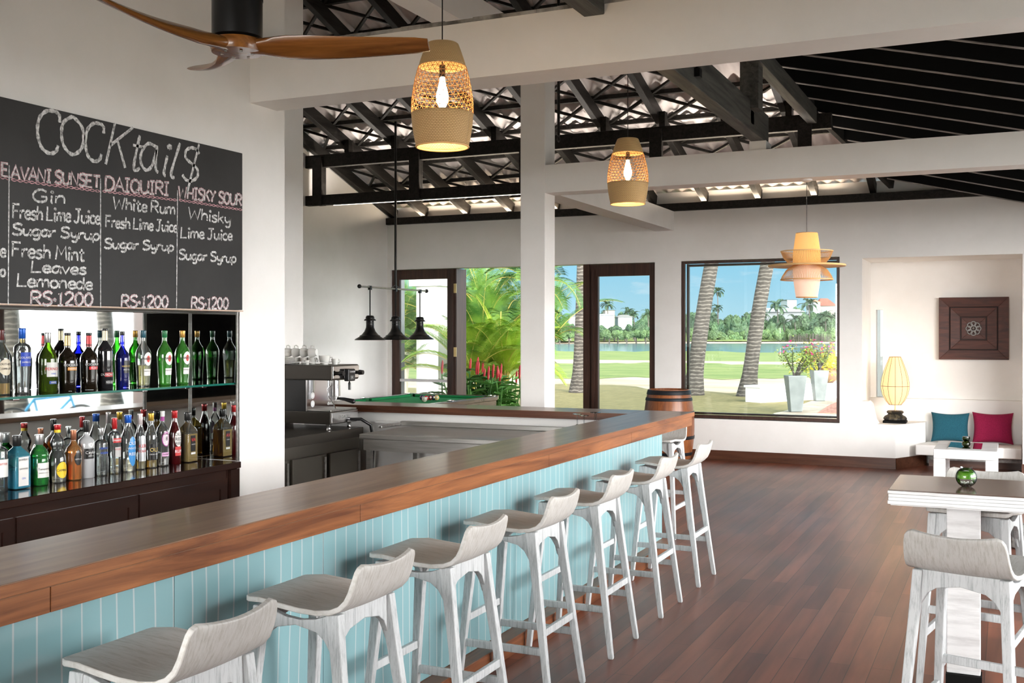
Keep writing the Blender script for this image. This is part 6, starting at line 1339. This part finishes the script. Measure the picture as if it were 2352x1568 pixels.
# ---- far bank: trees, palms, houses
def crown_mesh(seed, nl=7, leaves=420):
    q = random.Random(seed); bm = bmesh.new()
    lumps = []
    for i in range(nl):
        c = Vector((q.uniform(-0.75, 0.75), q.uniform(-0.5, 0.5), q.uniform(0.25, 0.85))); r = q.uniform(0.26, 0.42); lumps.append((c, r))
        mt = Matrix.Translation(c) @ Matrix.Diagonal((r * 1.15, r, r * 0.85, 1)); ret = bmesh.ops.create_icosphere(bm, subdivisions=3, radius=1, matrix=mt)
        for v in ret['verts']: v.co += (v.co - c).normalized() * q.uniform(-0.07, 0.08)
    mb = MB(); mb.v = [tuple(v.co) for v in bm.verts]; bm.verts.index_update(); mb.f = [tuple(v.index for v in f.verts) for f in bm.faces]; bm.free()
    for i in range(leaves):
        c, r = q.choice(lumps); d = Vector((q.gauss(0, 1), q.gauss(0, 1), q.gauss(0.2, 1))).normalized(); leaf_quad(mb, c + Vector((d.x * r * 1.15, d.y * r, d.z * r * 0.85)) * 0.98, d + Vector((q.uniform(-0.6, 0.6), q.uniform(-0.6, 0.6), q.uniform(-0.6, 0.6))), q.uniform(0.09, 0.17), 0.10)
    return mb
protos = [None] * 5
for i in range(5): protos[i] = crown_mesh(100 + i)
pmesh = {}
def far_tree(px, pyb, pyt, w_px, d, k, label, m=M_far, name='tree', group='trees on the far bank', cat='tree'):
    b_ = at(px, pyb, d); h = (pyb - pyt) * d / FPX; w_ = w_px * d / FPX
    t_ = thing(name, label, cat, b_, group)
    key = (k, m.name)
    if key not in pmesh:
        o = protos[k].build('crown', m, t_, world=False, fix=False); pmesh[key] = o.data
    else:
        o = bpy.data.objects.new('crown', pmesh[key]); COL.objects.link(o); o.parent = t_
    o.scale = (w_ / 2, w_ / 2, h * 0.94); o.rotation_euler = (0, 0, rnd.uniform(0, 6)); o.location = (0, 0, h * -0.08)
    MB().cyl((0, 0, -1.2), (0, 0, h * 0.4), 0.22, 0.14, 6).build('trunk', M_trunk, t_, world=False)
fpm = {}
def far_palm(px, pyb, pyt, d, label, R=2.6, m=M_farpalm):
    b_ = at(px, pyb, d); h = (pyb - pyt) * d / FPX
    t_ = thing('far_palm', label, 'palm tree', b_, 'coconut palms on the far bank')
    if 'm' not in fpm:
        lf, sm = MB(), MB(); q = random.Random(77)
        for k in range(17): frond(lf, sm, (0, 0, 0), 2 * PI * k / 17 + q.uniform(-0.2, 0.2), q.uniform(-0.1, 1.2), q.uniform(0.85, 1.1), q.uniform(1.2, 2.4), 26, 0.30, 0.045, 0.02)
        lf.v += sm.v[:0]; o = lf.build('crown', m, t_, world=False, fix=False); fpm['m'] = o.data
    else:
        o = bpy.data.objects.new('crown', fpm['m']); COL.objects.link(o); o.parent = t_
    R_ = R * rnd.uniform(0.9, 1.15); o.location = (0, 0, h - R_ * 0.5); o.scale = (R_, R_, R_); o.rotation_euler = (0, 0, rnd.uniform(0, 6))
    MB().tube([(0, 0, -1.5), (0.2, 0, (h - R_ * 0.5) * 0.5), (0, 0, h - R_ * 0.5)], [0.20, 0.16, 0.13], 6).build('trunk', M_trunk, t_, world=False)
q = random.Random(17); cnt = 0
def nth(i): return ORD[i] if i < 20 else ['twenty-' + o for o in ORD[:9]][i - 20]
wins = {'right': [(1605, 1922)], 'door': [(1278, 1322), (1364, 1496)]}
def place_rows(tag_, x0, x1, rows, where):
    for rn, (pyb, pyt0, pyt1, w0, step, d, m, nm, gp_, cat) in enumerate(rows):
        x = x0; i = 0
        while x < x1:
            far_tree(x, pyb, q.uniform(pyt0, pyt1), q.uniform(w0 * 0.85, w0 * 1.25), d + q.uniform(-6, 6), q.randrange(5), '%s %s, %s from the left' % (nm, where, nth(i)), m, 'shrub' if cat == 'shrub' else 'tree', gp_, cat); x += step * q.uniform(0.8, 1.2); i += 1
place_rows('r', 1592, 1940, [(770, 700, 722, 64, 40, 318, M_far, 'tall dark tree of the back row', 'back row of trees on the far bank', 'tree'), (780, 716, 736, 52, 30, 302, M_far, 'green tree of the middle row', 'middle row of trees on the far bank', 'tree'), (785, 748, 762, 40, 22, 290, M_shrub, 'leafy shore shrub', 'shrubs along the far shore', 'shrub')], 'in the picture window')
place_rows('d', 1262, 1510, [(770, 712, 732, 46, 34, 316, M_far, 'hazy back tree', 'back trees behind the doorway', 'tree'), (772, 738, 750, 36, 25, 266, M_far, 'hazy green tree', 'trees behind the doorway', 'tree'), (781, 754, 765, 38, 22, 258, M_shrub, 'pale shore shrub', 'shrubs behind the doorway', 'shrub')], 'in the right doorway')
for i, (px, pyt, R_) in enumerate(((1648, 660, 2.6), (1648, 700, 2.3), (1626, 700, 2.7), (1785, 690, 3.2), (1858, 686, 3.4), (1752, 712, 2.6), (1895, 716, 3.0), (1825, 724, 2.8), (1870, 738, 2.6), (1800, 732, 2.6))):
    far_palm(px, 775, pyt, 306 - 2 * i, ['tall lone coconut palm rising high above the tree line', 'shorter coconut palm right below the tall lone one', 'coconut palm just left of the tall lone one', 'coconut palm in front of the white-roofed building', 'big coconut palm just left of the red-roofed house', 'coconut palm left of the white-roofed building', 'coconut palm below the red-roofed house', 'coconut palm in the dark trees right of the white roof', 'low coconut palm near the right window edge', 'low coconut palm under the white roof'][i], R_)
for i, (px, pyt, R_) in enumerate(((1395, 690, 2.7), (1442, 708, 2.4), (1455, 714, 2.0), (1282, 714, 2.2), (1488, 712, 2.4))):
    far_palm(px, 770, pyt, 296 - 3 * i, ['tall coconut palm behind the white house in the doorway', 'coconut palm right of the white house', 'small coconut palm beside the one right of the white house', 'coconut palm at the left edge of the right doorway', 'coconut palm at the right edge of the glass door view'][i], R_)
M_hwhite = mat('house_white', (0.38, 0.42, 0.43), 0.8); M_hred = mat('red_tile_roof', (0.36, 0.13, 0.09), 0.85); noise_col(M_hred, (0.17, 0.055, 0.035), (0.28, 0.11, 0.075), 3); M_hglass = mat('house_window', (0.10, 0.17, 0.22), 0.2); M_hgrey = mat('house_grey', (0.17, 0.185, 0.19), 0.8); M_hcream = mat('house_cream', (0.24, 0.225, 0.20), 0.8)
def house(label, px0, px1, pyb, pye, pyt, d, wm, rm, wins_=(), hip=True, depth=8.0):
    a = at(px0, pyb, d); b_ = at(px1, pyb, d); w_ = (px1 - px0) * d / FPX; h = (pyb - pye) * d / FPX; rh = (pye - pyt) * d / FPX
    t_ = thing('house', label, 'house', ((a.x + b_.x) / 2, (a.y + b_.y) / 2, a.z), 'houses across the lake', TH)
    MB().box(-w_ / 2, w_ / 2, 0, depth, -2.5, h).build('wall', wm, t_, world=False)
    e = 0.05 * w_ + 0.3; k = 0.25 if hip else 0.0
    rings = [[(-w_ / 2 - e, -e, h), (w_ / 2 + e, -e, h), (w_ / 2 + e, depth + e, h), (-w_ / 2 - e, depth + e, h)], [(-w_ / 2 + w_ * k, depth * 0.5 - 0.05, h + rh), (w_ / 2 - w_ * k, depth * 0.5 - 0.05, h + rh), (w_ / 2 - w_ * k, depth * 0.5 + 0.05, h + rh), (-w_ / 2 + w_ * k, depth * 0.5 + 0.05, h + rh)]]
    MB().loft(rings).build('roof', rm, t_, world=False)
    for (x0, x1, z0, z1) in wins_:
        f = MB().box(-w_ / 2 + w_ * x0, -w_ / 2 + w_ * x1, -0.12, 0.02, h * z0, h * z1).build('window', M_hwhite, t_, world=False); n = 3
        for i in range(n):
            u0 = x0 + (x1 - x0) * (i + 0.1) / n; u1 = x0 + (x1 - x0) * (i + 0.9) / n
            MB().box(-w_ / 2 + w_ * u0, -w_ / 2 + w_ * u1, -0.16, -0.125, h * (z0 + 0.05), h * (z1 - 0.05)).build('pane', M_hglass, f, world=False)
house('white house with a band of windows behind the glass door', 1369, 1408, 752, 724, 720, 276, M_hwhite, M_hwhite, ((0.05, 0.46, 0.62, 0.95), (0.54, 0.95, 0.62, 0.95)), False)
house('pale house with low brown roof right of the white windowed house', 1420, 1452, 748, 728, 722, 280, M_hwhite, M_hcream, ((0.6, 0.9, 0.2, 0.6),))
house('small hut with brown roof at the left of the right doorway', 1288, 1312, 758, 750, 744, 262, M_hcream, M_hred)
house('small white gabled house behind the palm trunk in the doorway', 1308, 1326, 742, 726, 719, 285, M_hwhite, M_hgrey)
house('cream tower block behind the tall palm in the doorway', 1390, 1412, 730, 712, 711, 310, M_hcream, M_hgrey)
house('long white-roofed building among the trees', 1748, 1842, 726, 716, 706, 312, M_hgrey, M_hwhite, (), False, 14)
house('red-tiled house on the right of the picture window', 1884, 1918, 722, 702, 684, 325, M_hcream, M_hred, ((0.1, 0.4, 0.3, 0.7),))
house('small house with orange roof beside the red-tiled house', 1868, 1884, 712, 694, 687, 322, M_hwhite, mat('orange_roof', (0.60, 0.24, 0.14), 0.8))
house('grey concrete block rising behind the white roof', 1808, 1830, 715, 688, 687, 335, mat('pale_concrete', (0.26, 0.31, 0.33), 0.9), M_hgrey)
# bare stick fence on the far shore
mb = MB()
for i in range(160):
    p = at(1812 + 0.6 * i, 779, 283 + q.uniform(-1, 1)); mb.bar((p.x, p.y, p.z - 1), (p.x + q.uniform(-0.3, 0.3), p.y, p.z + q.uniform(0.6, 1.6)), 0.10, 0.05)
tag(mb.build('stick_fence', M_trunk), 'grey stick fence along the far shore at the right of the window', 'fence')
# ---- seen only in the bar mirror: bicycles and palms outside the right windows
M_bike = mat('bike_blue', (0.01, 0.22, 0.42), 0.35)
def bike(label, x, y, rz):
    t_ = thing('bicycle', label, 'bicycle', (x, y, -0.079), 'bicycles outside the windows', rz)
    for k in (-0.52, 0.52):
        w_ = MB().torus((k, 0, 0.34), 0.315, 0.022, 'Y', 32, 6).build('wheel', M_blackplastic, t_, smooth=60, world=False); sp = MB()
        for i in range(12): a = 2 * PI * i / 12; sp.cyl((k, 0, 0.34), (k + 0.3 * math.cos(a), 0, 0.34 + 0.3 * math.sin(a)), 0.003, seg=4)
        sp.build('spokes', M_chrome, w_, world=False)
    fr_ = MB()
    for a, b_ in (((-0.52, 0.34), (-0.08, 0.32)), ((-0.08, 0.32), (-0.20, 0.80)), ((-0.20, 0.78), (0.34, 0.82)), ((-0.08, 0.32), (0.36, 0.76)), ((-0.52, 0.34), (-0.20, 0.78)), ((0.33, 0.90), (0.52, 0.34))): fr_.cyl((a[0], 0, a[1]), (b_[0], 0, b_[1]), 0.02, seg=8)
    fr_.build('frame', M_bike, t_, smooth=60, world=False)
    MB().tube([(0.30, 0, 0.90), (0.29, 0, 0.98), (0.35, 0.0, 1.0)], 0.014, 6).tube([(0.30, -0.28, 1.02), (0.35, -0.1, 1.0), (0.35, 0.1, 1.0), (0.30, 0.28, 1.02)], 0.014, 6).build('handlebar', M_blackplastic, t_, smooth=60, world=False)
    MB().loft([[(-0.36, -0.07, 0.90), (-0.36, 0.07, 0.90), (-0.36, 0.07, 0.94), (-0.36, -0.07, 0.94)], [(-0.1, -0.02, 0.90), (-0.1, 0.02, 0.90), (-0.1, 0.02, 0.93), (-0.1, -0.02, 0.93)]]).build('saddle', M_blackplastic, t_, world=False)
bike('blue bicycle outside the windows, seen in the bar mirror at the left', 3.6, 10.4, 1.1)
bike('blue bicycle outside the windows, seen in the bar mirror beside the frame', 3.7, 11.9, 1.9)
for i, (x, y) in enumerate(((6.2, 12.3), (7.0, 14.2), (9.0, 18.5))):
    coconut('coconut palm outside the right windows seen in the bar mirror, %s from the glass' % ORD[i], (x, y, -0.15), (x + 0.8, y + 0.2, 7.5), (0.1, 0, 0), 0.2, 0.16, 10, 40 + i)
